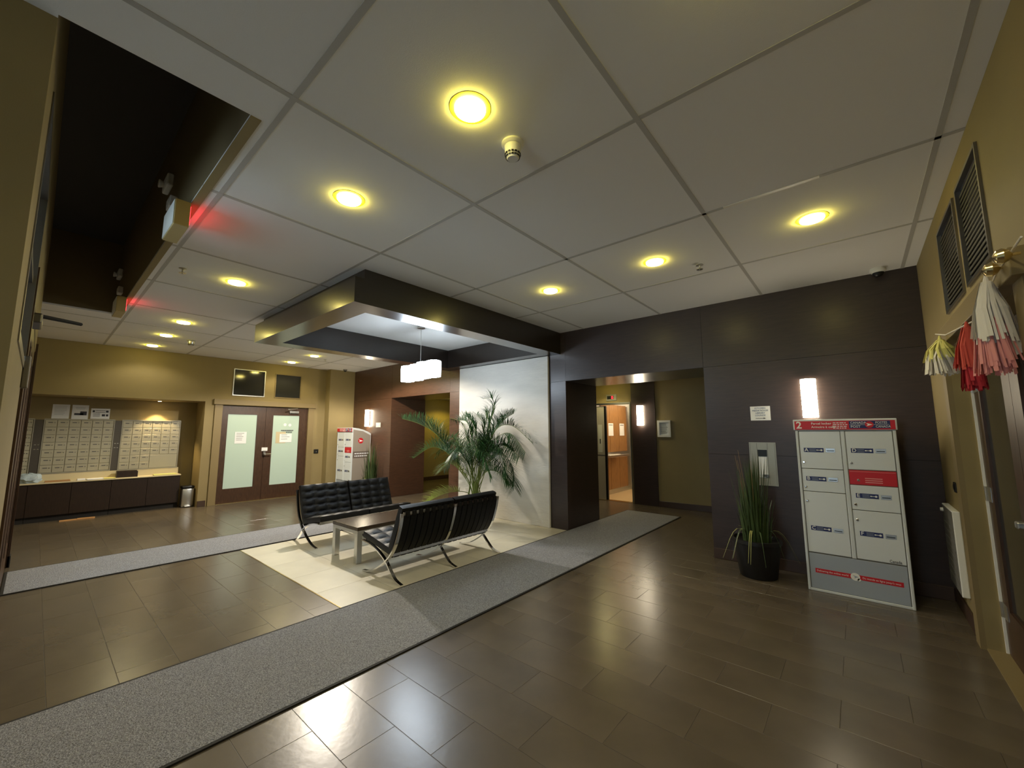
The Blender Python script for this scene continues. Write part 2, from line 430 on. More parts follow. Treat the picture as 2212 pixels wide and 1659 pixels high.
for s, g0, g1 in ((-1, -.785, -.215), (1, .125, .71)):
    x0, x1 = (-.905, -.04) if s < 0 else (-.035, .905)
    b = MB()
    for r in holes(x0, x1, .012, 2.11, [(g0, g1, .315, 1.93)]): b.box(r[0], r[1], -.02, .025, r[2], r[3])
    lf = b.build('door_leaf', 'door_wood', d)
    MB().box(g0, g1, -.006, .006, .315, 1.93).build('pane', 'frost_glow', lf)
MB().rbox(-.06, .0, -.06, -.02, 1.0, 1.11, .01).build('lock_plate', 'steel_dark', d)
MB().lathe([(.028, 0), (.028, .03), (.02, .05)], 14, Matrix.Translation((-.03, -.06, 1.03)) @ Matrix.Rotation(math.pi/2, 4, 'X')).tube([(-.03, -.1, 1.03), (.1, -.1, 1.03)], .011).build('handle', 'steel', d)
MB().rbox(-.085, .04, -.03, -.02, 1.10, 1.18, .004).build('door_sticker', 'paper', d)
MB().rbox(.46, .67, -.08, -.02, 1.985, 2.045, .008).build('closer_body', 'steel', d)
MB().tube([(.5, -.075, 2.05), (.36, -.22, 2.075), (.63, -.10, 2.10)], .011).build('closer_arm', 'steel', d)
MB().box(-.905, .905, -.05, .02, 0, .012).build('threshold', 'brass', d)
b = MB(); b.box(-11.5, -11.4, 2.36, 4.82, 0, CEIL).box(-11.4, -10.62, 2.36, 2.42, 0, CEIL).box(-11.4, -10.62, 4.76, 4.82, 0, CEIL).box(-11.5, -10.62, 2.36, 4.82, CEIL-.02, CEIL+.06)
struct(b.build('wall_sky_stop_left', 'paint'))  # closed box added behind the double door to keep sky light out
b = MB(); b.box(1.4, 1.5, 2.3, 4.8, 0, CEIL).box(.74, 1.4, 2.3, 2.36, 0, CEIL).box(.74, 1.4, 4.74, 4.8, 0, CEIL).box(.74, 1.5, 2.3, 4.8, CEIL-.02, CEIL+.06)
struct(b.build('wall_sky_stop_right', 'paint'))  # unseen box added behind the tasselled door against sky light leaking in
# base boards
def base(n, x0, x1, y0, y1, hh=.12, m='baseboard'): return struct(MB().rbox(x0, x1, y0, y1, 0, hh, .004, 1).build(n, m))
base('baseboard_left', -10.5, -10.482, 2.29, 2.43); base('baseboard_left', -10.5, -10.482, 4.58, 4.83); base('baseboard_pillar', -10.27, -10.252, 4.83, 5.5)
base('baseboard_right', .552, .57, 4.62, 5.48); base('baseboard_right', .552, .57, -3.2, 2.43)

# ---------------- wood portal wall (front face at Y = 5.5, one metre deep)
HB = 2.34
WB = {}
for n_, x0, x1, z0 in (('wall_back_center', -6.35, -3.56, 0), ('wall_back_right', -1.43, .57, 0), ('wall_back_left', -10.62, -8.51, 0), ('wall_back_header_right', -3.56, -1.43, HB+.02), ('wall_back_header_left', -8.51, -6.35, HB+.02)):
    WB[n_] = struct(MB().box(x0, x1, 5.522, 6.48, z0, CEIL+.12).build(n_, 'rubber'))
def wb_of(x): return WB['wall_back_right' if x > -1.45 else 'wall_back_header_right' if x > -3.54 else 'wall_back_center' if x > -6.37 else 'wall_back_header_left' if x > -8.49 else 'wall_back_left']
j = .0015
def panel(x0, x1, z0, z1, m='wood'): return MB().box(x0+j, x1-j, 5.5, 5.522, z0+j, z1-j).build('wood_panel', m, wb_of((x0+x1)/2))
for z0, z1 in ((0, 1.245), (1.245, HB), (HB, CEIL)): panel(-1.45, .57, z0, z1)
for z0, z1 in ((0, HB), (HB, CEIL)):
    panel(-3.85, -3.54, z0, z1)
    panel(-6.37, -6.06, z0, z1, 'wood_left')
panel(-6.06, -3.85, 2.79, CEIL)
panel(-3.54, -1.45, HB, CEIL); panel(-8.49, -6.37, HB, CEIL, 'wood_left')
for z0, z1 in ((0, HB), (HB, CEIL)): panel(-10.27, -8.49, z0, z1, 'wood_left')
MB().box(-3.56, -3.54, 5.5225, 6.5, 0, HB).build('side_panel', 'wood', WB['wall_back_center'])
MB().box(-1.45, -1.43, 5.5225, 6.5, 0, HB).build('side_panel', 'wood', WB['wall_back_right'])
MB().box(-8.51, -8.49, 5.5225, 6.5, 0, HB).build('side_panel', 'wood_left', WB['wall_back_left'])
MB().box(-6.37, -6.35, 5.5225, 6.5, 0, HB).build('side_panel', 'wood_left', WB['wall_back_center'])
MB().box(-3.54, -1.45, 5.5225, 6.5, HB, HB+.02).build('soffit_panel', 'canopy_wood', WB['wall_back_header_right'])
MB().box(-8.49, -6.37, 5.5225, 6.5, HB, HB+.02).build('soffit_panel', 'wood_left', WB['wall_back_header_left'])
base('baseboard_back', -1.45, .55, 5.485, 5.5); base('baseboard_back', -10.25, -8.49, 5.485, 5.5)
# white stone slab panel between the two portals
st = struct(MB().rbox(-6.03, -3.86, 5.455, 5.5, 0, 2.785, .006).build('wall_stone', 'stone'), 'white textured stone panel behind the palm', 'wall panel')

# ---------------- lobby behind the portals
LC = 2.58
wall_y('wall_lobby', 8.4, 8.52, -6.0, -.9, 0, LC, [(-4.8, -3.75, 0, 2.13)], 'paint')
wall_x('wall_lobby_end', -1.02, -.9, 6.5, 8.4, 0, LC, [], 'paint')
wall_x('wall_hall', -10.62, -10.5, 6.48, 11, 0, LC, [], 'paint'); wall_x('wall_hall_inner', -6.0, -5.88, 8.52, 11, 0, LC, [], 'paint'); wall_y('wall_hall_end', 11, 11.1, -10.62, -5.88, 0, LC, [], 'paint')
struct(MB().box(-10.62, -.9, 6.5, 11.1, LC, LC+.1).build('ceiling_lobby', 'ceil_white'))
base('baseboard_hall', -10.5, -10.482, 6.5, 11); base('baseboard_lobby', -3.2, -1.02, 8.385, 8.4)
struct(MB().box(-3.72, -3.2, 8.375, 8.4, 0, LC).build('trim_5', 'wood'), 'dark wood cladding beside the elevator carrying a sconce', 'wall panel')
t = sempty('door_3', 'dark door frame on the yellow hallway wall', 'door', (-10.5, 7.55, 0), math.pi/2)
MB().box(-.4, -.3, -.03, 0, 0, 2.1).build('door_leg', 'door_wood', t); MB().box(.3, .4, -.03, 0, 0, 2.1).build('door_leg', 'door_wood', t); MB().box(-.4, .4, -.03, 0, 2.1, 2.2).build('door_head', 'door_wood', t); MB().box(-.3, .3, -.01, 0, 0, 2.1).build('door_leaf', 'door_wood', t)

# ---------------- entrance block on the side of the camera
EY = -.085
b = MB()
for r in holes(-7.6, -2.27, 0, RT+.1, [(-4.0, -2.72, 1.92, 3.1), (-7.5, -4.08, 0, 2.5)]): b.box(r[0], r[1], EY-.14, EY, r[2], r[3])
b.box(-2.41, -2.27, -3.3, EY-.14, 0, CEIL+.02).box(-7.6, -7.46, -3.3, EY-.14, 0, CEIL+.02)
b.box(-7.77, -7.6, EY-.14, EY, CEIL+.0205, RT+.1).box(-2.27, -2.16, EY-.14, EY, CEIL+.0205, RT+.1)
struct(b.build('wall_entry', 'paint'))
t = sempty('window_5', 'tall glazed panel high in the entrance wall', 'window', (-3.36, EY-.03, 1.92))
b = MB(); b.box(-.64, .64, -.06, .035, 0, .05).box(-.64, .64, -.06, .035, 1.13, 1.18).box(-.64, -.59, -.06, .035, .05, 1.13).box(.59, .64, -.06, .035, .05, 1.13).box(-.59, .59, -.04, .02, .56, .60); b.build('frame', 'steel_dark', t)
MB().box(-.59, .59, -.01, -.004, .05, .56).build('pane', 'glass', t); MB().box(-.59, .59, -.01, -.004, .60, 1.13).build('pane', 'glass', t)
d = sempty('door_4', 'dark brown entrance doors beneath the deep ceiling recess', 'door', (-5.79, EY, 0))
for k in range(4):
    x0 = -1.71+k*.855
    b = MB()
    for r in holes(x0+.004, x0+.851, .01, 2.49, [(x0+.14, x0+.71, .3, 2.3)]): b.box(r[0], r[1], -.06, -.004, r[2], r[3])
    lf = b.build('door_leaf', 'door_wood', d); MB().box(x0+.14, x0+.71, -.035, -.029, .3, 2.3).build('pane', 'glass', lf)
MB().box(-1.81, -1.71, -.08, .02, 0, 2.6).build('jamb', 'door_wood', d); MB().box(1.71, 1.81, -.08, .012, 0, 2.6).build('jamb', 'door_wood', d)
MB().rbox(1.25, 1.55, -.004, .05, 2.28, 2.35, .01).build('closer_body', 'steel_dark', d)
MB().tube([(1.4, .03, 2.36), (1.25, .24, 2.365), (.95, .02, 2.44)], .014).build('closer_arm', 'rubber', d)
MB().rbox(1.86, 1.92, 0, .03, 1.80, 2.0, .006).build('door_reader', 'steel_dark', d)
wall_y('wall_mail_end', -1.75, -1.65, -10.62, -7.6, 0, CEIL+.02, [], 'paint')
wall_y('wall_front', -3.36, -3.24, -2.41, .74, 0, CEIL+.02, [(-1.9, -.7, .3, 2.7)], 'paint')
t = sempty('window_6', 'unseen street window added to the front wall for daylight', 'window', (-1.3, -3.3, .3))  # window added out of view so that daylight fills the lobby
b = MB(); b.box(-.6, .6, -.03, .03, 0, .06).box(-.6, .6, -.03, .03, 2.34, 2.4).box(-.6, -.54, -.03, .03, .06, 2.34).box(.54, .6, -.03, .03, .06, 2.34).box(-.03, .03, -.03, .03, .06, 2.34); b.build('frame', 'steel_dark', t)
MB().box(-.54, -.03, -.003, .003, .06, 2.34).build('pane', 'glass', t); MB().box(.03, .54, -.003, .003, .06, 2.34).build('pane', 'glass', t)
base('baseboard_entry', -2.27, -2.252, -3.2, EY); base('baseboard_entry', -4.0, -2.27, EY, EY+.016)
struct(MB().rbox(-7.62, -7.5, EY, EY+.03, 0, .13, .004, 1).build('baseboard_jamb', 'rubber'))

# ---------------- canopy hung under the ceiling
t = sempty('trim_6', 'square dark wood canopy frame hanging under the ceiling above the seats', 'canopy', (-5.015, 3.7, 0))
CB = 2.79; X0, X1, Y0, Y1 = -1.39, 1.385, -1.8, 1.8; N_ = .27
def beam(x0, x1, y0, y1, z0, z1, n): return MB().box(x0, x1, y0, y1, z0, z1).build(n, 'canopy_wood', t)
beam(X0, X1, Y0, Y0+N_, CB, 3.045, 'beam'); beam(X0, X1, Y1-N_, Y1, CB, 3.045, 'beam')
beam(X0, X0+N_, Y0+N_, Y1-N_, CB, 3.045, 'beam'); beam(X1-N_, X1, Y0+N_, Y1-N_, CB, 3.045, 'beam')
beam(X0, X1, Y0+.1, Y0+N_, 3.045, CEIL-.001, 'upper_band'); beam(X0, X1, Y1-N_, Y1, 3.045, CEIL-.001, 'upper_band'); beam(X0, X0+N_, Y0+N_, Y1-N_, 3.045, CEIL-.001, 'upper_band'); beam(X1-N_, X1, Y0+N_, Y1-N_, 3.045, CEIL-.001, 'upper_band')

# ================================================================== THINGS
# ---------------- carpet runners
for (x0, x1, y0, y1), lab in zip(RUN, ('grey speckled carpet runner leading to the open elevator', 'grey speckled carpet runner passing behind the bench by the roundel locker')):
    t = thing('carpet_runner', lab, 'carpet', ((x0+x1)/2, (y0+y1)/2, 0)); hx, hy = (x1-x0)/2, (y1-y0)/2
    MB().box(-hx+.02, hx-.02, -hy+.02, hy-.02, -.004, .010).build('pile', 'carpet', t)
    b = MB()
    for q in ((-hx, -hx+.02, -hy, hy), (hx-.02, hx, -hy, hy), (-hx+.02, hx-.02, -hy, -hy+.02), (-hx+.02, hx-.02, hy-.02, hy)): b.box(*q, -.004, .009)
    b.build('edging', 'rubber', t)

# ---------------- leather benches
def bez(P, n):
    # smooth path through points (Catmull-Rom)
    out = []; P = [Vector(p) for p in P]
    for i in range(len(P)-1):
        p0, p1, p2, p3 = P[max(i-1, 0)], P[i], P[i+1], P[min(i+2, len(P)-1)]
        for k in range(n):
            s = k/n; out.append(.5*((2*p1)+(p2-p0)*s+(2*p0-5*p1+4*p2-p3)*s*s+(3*p1-p0-3*p2+p3)*s**3))
    out.append(P[-1]); return out
A_ = bez([(.03, .70), (.055, .57), (.115, .40), (.19, .28), (.29, .185), (.45, .085), (.60, .025), (.73, .006)], 5)
B_ = bez([(.77, .325), (.62, .31), (.45, .265), (.29, .185), (.20, .105), (.11, .035), (0, .006)], 5)
def cushion(O, U, N, lu, w_, t_, nu, nv, y0):
    b = MB(); ku, kv = nu*6, nv*6; U = Vector(U).normalized(); N = Vector(N).normalized(); O = Vector(O); V = Vector((0, 1, 0))
    top = []
    for i in range(ku+1):
        row = []
        for k in range(kv+1):
            u, v = i/ku, k/kv
            hgt = t_*(.78+.22*(abs(math.sin(math.pi*nu*u))*abs(math.sin(math.pi*nv*v)))**.5)
            row.append(b.bm.verts.new(O+U*lu*u+V*(y0+w_*v)+N*hgt))
        top.append(row)
    for i in range(ku):
        for k in range(kv): b.bm.faces.new((top[i][k], top[i+1][k], top[i+1][k+1], top[i][k+1]))
    ring = [top[0][k] for k in range(kv)]+[top[i][kv] for i in range(ku)]+[top[ku][k] for k in range(kv, 0, -1)]+[top[i][0] for i in range(ku, 0, -1)]
    low = [b.bm.verts.new(v.co-N*t_*.70) for v in ring]
    mid = [b.bm.verts.new(v.co-N*t_*.35+(v.co-(O+U*lu/2+V*(y0+w_/2))).normalized()*.006) for v in ring]
    n = len(ring)
    for P, Q in ((ring, mid), (mid, low)):
        for i in range(n): b.bm.faces.new((P[i], P[(i+1) % n], Q[(i+1) % n], Q[i]))
    b.bm.faces.new(low)
    return b
def bench(lab, loc, rotz):
    t = thing('leather_bench', lab, 'bench', loc, rotz, 'pair of black tufted leather benches')
    for y in (-.72, 0, .72):
        f = MB().ribbon([(p.x, p.y) for p in A_], y-.018, y+.018, .014).build('leg_frame', 'chrome', t, smooth=True)
        MB().ribbon([(p.x, p.y) for p in B_], y-.0175, y+.0175, .0135).build('leg_frame', 'chrome', t, smooth=True)
    for (x, z) in ((.034, .69), (.20, .262), (.74, .323)):
        MB().box(x-.007, x+.007, -.70, .70, z-.018, z+.018).build('cross_bar', 'chrome', t)
    for s in (-1, 1):
        y0 = -.71 if s < 0 else .012
        U = Vector((.045, 0, .735))-Vector((.225, 0, .27)); N = Vector((U.z, 0, -U.x))
        cushion((.215, 0, .275), U, N, .50, .697, .095, 5, 4, y0).build('back_cushion', 'leather', t, smooth=True)
        U = Vector((.78, 0, .335))-Vector((.24, 0, .235)); N = Vector((-U.z, 0, U.x))
        cushion((.245, 0, .243), U, N, .545, .697, .095, 4, 4, y0).build('seat_cushion', 'leather', t, smooth=True)
        bp = [(p.x+.004, p.y) for p in A_ if p.y > .21]
        sp = [(.2, .245), (.45, .287), (.62, .317), (.745, .338)]
        o1 = MB().ribbon([(bp[0][0]-.012, .676)]+[(x-.006, z) for x, z in bp[1:]], -.036, .036, .004).build('back_strap', 'strap', t)
        o2 = MB().ribbon([(x, z-.012) for x, z in sp], -.029, .029, .004).build('seat_strap', 'strap', t)
        for k in range(8):
            yy = y0+.055+k*.084
            for o in (o1, o2):
                q = o if k == 0 else dup(o, t)
                q.location = (0, yy, 0)
        lp = MB().box(.018, .050, -.022, .022, .664, .714).build('strap_loop', 'strap', t)
        for k in range(8):
            q = lp if k == 0 else dup(lp, t)
            q.location = (0, y0+.055+k*.084, 0)
    return t
bench('black tufted leather bench beside the carpet runner to the elevator, showing its strapped back', (-3.572, 3.22, 0), math.pi)
bench('black tufted leather bench facing the elevator side, parcel locker behind its back', (-6.26, 3.25, 0), 0)

# ---------------- coffee table
t = thing('coffee_table', 'low coffee table with brown wood top and square steel legs between the benches', 'table', (-4.85, 3.15, 0))
MB().rbox(-.305, .305, -.605, .605, .372, .415, .004).build('table_top', 'table_wood', t)
MB().box(-.30, .30, -.60, .60, .335, .372).build('apron', 'steel', t)
for sx in (-1, 1):
    for sy in (-1, 1): MB().rbox(*sorted((sx*.30, sx*.235)), *sorted((sy*.60, sy*.535)), 0, .335, .003, 1).build('leg', 'steel', t)

# ---------------- pendant lamp
t = thing('pendant_lamp', 'glowing white pendant lamp of four frosted shades hanging inside the wood canopy', 'lamp', (-5.0, 3.72, 2.31))
for k in range(4):
    x = -.30+k*.2; dz = (.0, .008, .018, .022)[k]
    b = MB(); n = 28; prof = [(.97, 0), (1, .03), (1, .215), (.95, .24)]
    rings = []
    for r, z in prof:
        ring = []
        for i in range(n):
            a = 2*math.pi*i/n; rr = 1+.045*math.sin(6*a+k)
            sx_, sy_ = math.copysign(abs(math.cos(a))**.55, math.cos(a)), math.copysign(abs(math.sin(a))**.55, math.sin(a))
            ring.append(b.bm.verts.new((x+.102*sx_*r*rr, .085*sy_*r*rr+(.012 if k % 2 else -.012), z+dz)))
        rings.append(ring)
    for P, Q in zip(rings, rings[1:]):
        for i in range(n): b.bm.faces.new((P[i], P[(i+1) % n], Q[(i+1) % n], Q[i]))
    b.bm.faces.new(rings[0][::-1])
    b.build('shade', 'lamp_pend', t, smooth=True)
    MB().rbox(x-.09, x+.09, -.075+(.012 if k % 2 else -.012), .075+(.012 if k % 2 else -.012), .232+dz, .243+dz, .004, 1).build('top_baffle', 'steel', t)  # plate added over the shade to hold back its upward light
MB().tube([(0, 0, .25), (.004, 0, .5), (0, 0, .7), (0, 0, .80)], .004).build('cord', 'plastic_white', t)
MB().lathe([(.06, .80), (.06, .825), (.05, .834)], 20).build('ceiling_plate', 'steel', t)

# ---------------- recessed downlights
def beam_data(p, col, ang=146, bl=.4):
    d_ = bpy.data.lights.new('beam', 'SPOT'); d_.energy = p; d_.color = col; d_.spot_size = math.radians(ang); d_.spot_blend = bl; d_.shadow_soft_size = .06
    return d_
SPOT_D = beam_data(P_SPOT, COL_BEAM)
def downlight(x, y, lab, grp, z=CEIL, beam=None):
    t = thing('downlight', lab, 'ceiling light', (x, y, z), 0, grp)
    MB().lathe([(.078, -.0005), (.104, -.0005), (.104, -.0015), (.10, -.002), (.078, -.0015)], 28, cap=False).build('trim_ring', 'trim_gold', t, smooth=True)
    MB().lathe([(.0785, -.002), (.0785, -.012), (.077, -.0145)], 28, cap=False).build('glow_rim', 'lamp_rim', t, smooth=True)  # glowing rim added to throw the yellow halo onto the ceiling
    MB().lathe([(.077, -.0145), (.072, -.017), (.05, -.0195), (.02, -.0205)], 28).build('lens', 'lamp_lens', t, smooth=True)
    ld = beam or SPOT_D; lo = bpy.data.objects.new('beam', ld); C.objects.link(lo); lo.parent = t; lo.location = (0, 0, -.065)
    return t
G1 = 'downlights in the row in front of the canopy'
for x, l_ in ((-.14, 'nearest the tasselled door, first of its row'), (-1.362, 'next to the white smoke detector'), (-2.58, 'between the white smoke detector and an exit sign'), (-5.018, 'right in front of the canopy, beside a sprinkler'), (-7.46, 'beyond the canopy, first of three toward the mailboxes'), (-8.69, 'beside the small grey smoke detector'), (-9.91, 'right above the yellow patch on the mailbox wall')):
    downlight(x, 1.28, 'round yellow downlight '+l_, G1)
for x, l_ in ((-.14, 'beside the bright strip of ceiling bar'), (-1.362, 'next to the sprinkler near the wood wall'), (-2.58, 'closest to the long side of the canopy')):
    downlight(x, 3.725, 'round yellow downlight '+l_, 'downlights along the wood wall')
for x, l_ in ((-8.71, 'one step out from the double door, beside a sprinkler'), (-9.90, 'closest to the transom windows of the double door')): downlight(x, 3.725, 'round downlight '+l_, 'downlights before the double door', beam=beam_data(26, (1, .84, .45)))
downlight(-7.46, 3.725, 'warm white downlight over a carpet runner, hidden beside the canopy', None, beam=beam_data(430, (1, .90, .76), 158, .2))
downlight(-4.2, 7.85, 'round downlight in front of the open elevator', None, LC, beam=beam_data(16, (1, .86, .42)))
downlight(-9.7, 8.6, 'round downlight in the yellow hallway', None, LC, beam=beam_data(45, (1, .80, .12)))

# ---------------- ceiling bits
def sprinkler(x, y, lab, z=CEIL):
    t = thing('sprinkler_head', lab, 'sprinkler', (x, y, z), 0)
    MB().lathe([(.032, 0), (.034, -.004), (.012, -.01)], 16).build('escutcheon', 'steel', t)
    MB().lathe([(.008, -.01), (.008, -.035), (.004, -.04), (.004, -.055)], 10).build('body', 'steel', t)
    MB().lathe([(.03, -.045), (.03, -.048)], 12).build('deflector', 'steel', t)
sprinkler(-1.055, 4.085, 'sprinkler head in the ceiling near the downlights by the wood wall')
sprinkler(-4.988, .81, 'sprinkler head beside the ceiling recess and exit signs')
sprinkler(-8.99, 4.09, 'sprinkler head before the double door downlights')
def detector(x, y, lab, m='plastic_white'):
    t = thing('smoke_detector', lab, 'smoke detector', (x, y, CEIL))
    MB().lathe([(.062, 0), (.064, -.012), (.055, -.018), (.05, -.022)], 28).build('base', m, t, smooth=True)
    MB().lathe([(.047, -.02), (.044, -.06), (.036, -.09), (.03, -.098)], 28).build('body', m, t, smooth=True)
    for k in range(14):
        a = 2*math.pi*k/14
        for z0 in (-.072, -.086):
            r = .043 if z0 > -.08 else .0385
            o = MB().box(-.0065, .0065, -.002, .002, -.004, .004).build('vent_slot', 'black', t, (r*math.cos(a), r*math.sin(a), z0), a+math.pi/2)
detector(-1.36, 1.61, 'white smoke detector with dark slots hanging next to a downlight')
detector(-8.85, 1.65, 'small grey smoke detector near the mailbox end of the downlight row', 'steel')
t = thing('security_camera', 'white dome security camera at the corner of ceiling and wood wall', 'camera', (.28, 5.36, CEIL))
MB().lathe([(.062, 0), (.065, -.03), (.05, -.045)], 24).build('base', 'plastic_white', t, smooth=True)
MB().lathe([(.047, -.04), (.043, -.06), (.03, -.078), (.01, -.085)], 24).build('dome', 'black', t, smooth=True)
t = thing('security_camera', 'small dark dome camera under the ceiling at the beige pillar', 'camera', (-10.05, 5.1, CEIL))
MB().lathe([(.05, 0), (.05, -.02), (.04, -.03)], 20).build('base', 'steel_dark', t); MB().lathe([(.036, -.03), (.03, -.05), (.012, -.06)], 20).build('dome', 'black', t)

# ---------------- exit signs and emergency heads in the recess
for x, lab, lab2 in ((-3.66, 'red lit exit sign box on the ceiling recess, farther from the mailboxes', 'white emergency light head above the exit sign away from the mailboxes'), (-6.75, 'red lit exit sign box at the mailbox end of the ceiling recess', 'white emergency light head above the exit sign by the mailboxes')):
    t = thing('exit_sign', lab, 'exit sign', (x, .535, CEIL-.19))
    MB().rbox(-.19, .19, -.045, .04, 0, .185, .004).build('housing', 'plastic_tan', t)
    MB().box(-.18, .18, -.049, -.045, .006, .18).build('back_plate', 'plastic_white', t)
    MB().box(-.17, .17, .04, .045, .03, .165).build('lit_face', 'led_red', t)
    MB().box(.03, .1, -.02, .03, .185, .21).build('bracket', 'plastic_white', t)
    t = thing('emergency_light', lab2, 'light', (x-.72, .58, CEIL+.46))
    MB().rbox(-.11, .11, -.045, 0, 0, .11, .012).build('housing', 'plastic_white', t)
    MB().lathe([(.022, 0), (.036, .03), (.032, .036)], 18, Matrix.Translation((-.03, -.045, .05)) @ Matrix.Rotation(math.pi/2, 4, 'X')).build('lamp_head', 'plastic_white', t, smooth=True)
    t = thing('junction_box', lab2.replace('white emergency light head', 'small white box fixed just'), 'box', (x-.42, .58, CEIL+.17))
    MB().rbox(-.07, .07, -.05, 0, 0, .09, .008).build('cover', 'plastic_white', t); MB().rbox(-.045, .045, -.054, -.05, .02, .07, .002).build('face', 'plastic_white', t)

# ---------------- sconces
def sconce(loc, rotz, lab):
    t = thing('wall_sconce', lab, 'lamp', loc, rotz, None)
    MB().box(-.06, .06, -.02, 0, .02, .40).build('back_plate', 'steel', t)
    n = 14; prof = [(.07*math.cos(math.pi*i/n), -.02-.075*math.sin(math.pi*i/n)) for i in range(n+1)]
    MB().prism(prof, 'z', 0, .42).build('shade', 'lamp_scon', t, smooth=True)
    MB().prism([(x*.98, -.02+(y+.02)*.98) for x, y in prof], 'z', .421, .428).build('top_cap', 'steel_dark', t)
sconce((-.378, 5.5, 1.672), 0, 'glowing half-round sconce above the parcel locker numbered 2')
sconce((-9.50, 5.5, 1.67), 0, 'glowing half-round sconce above the grass plant by the roundel locker')
sconce((-3.515, 8.375, 1.655), 0, 'glowing half-round sconce on the cladding beside the elevator')

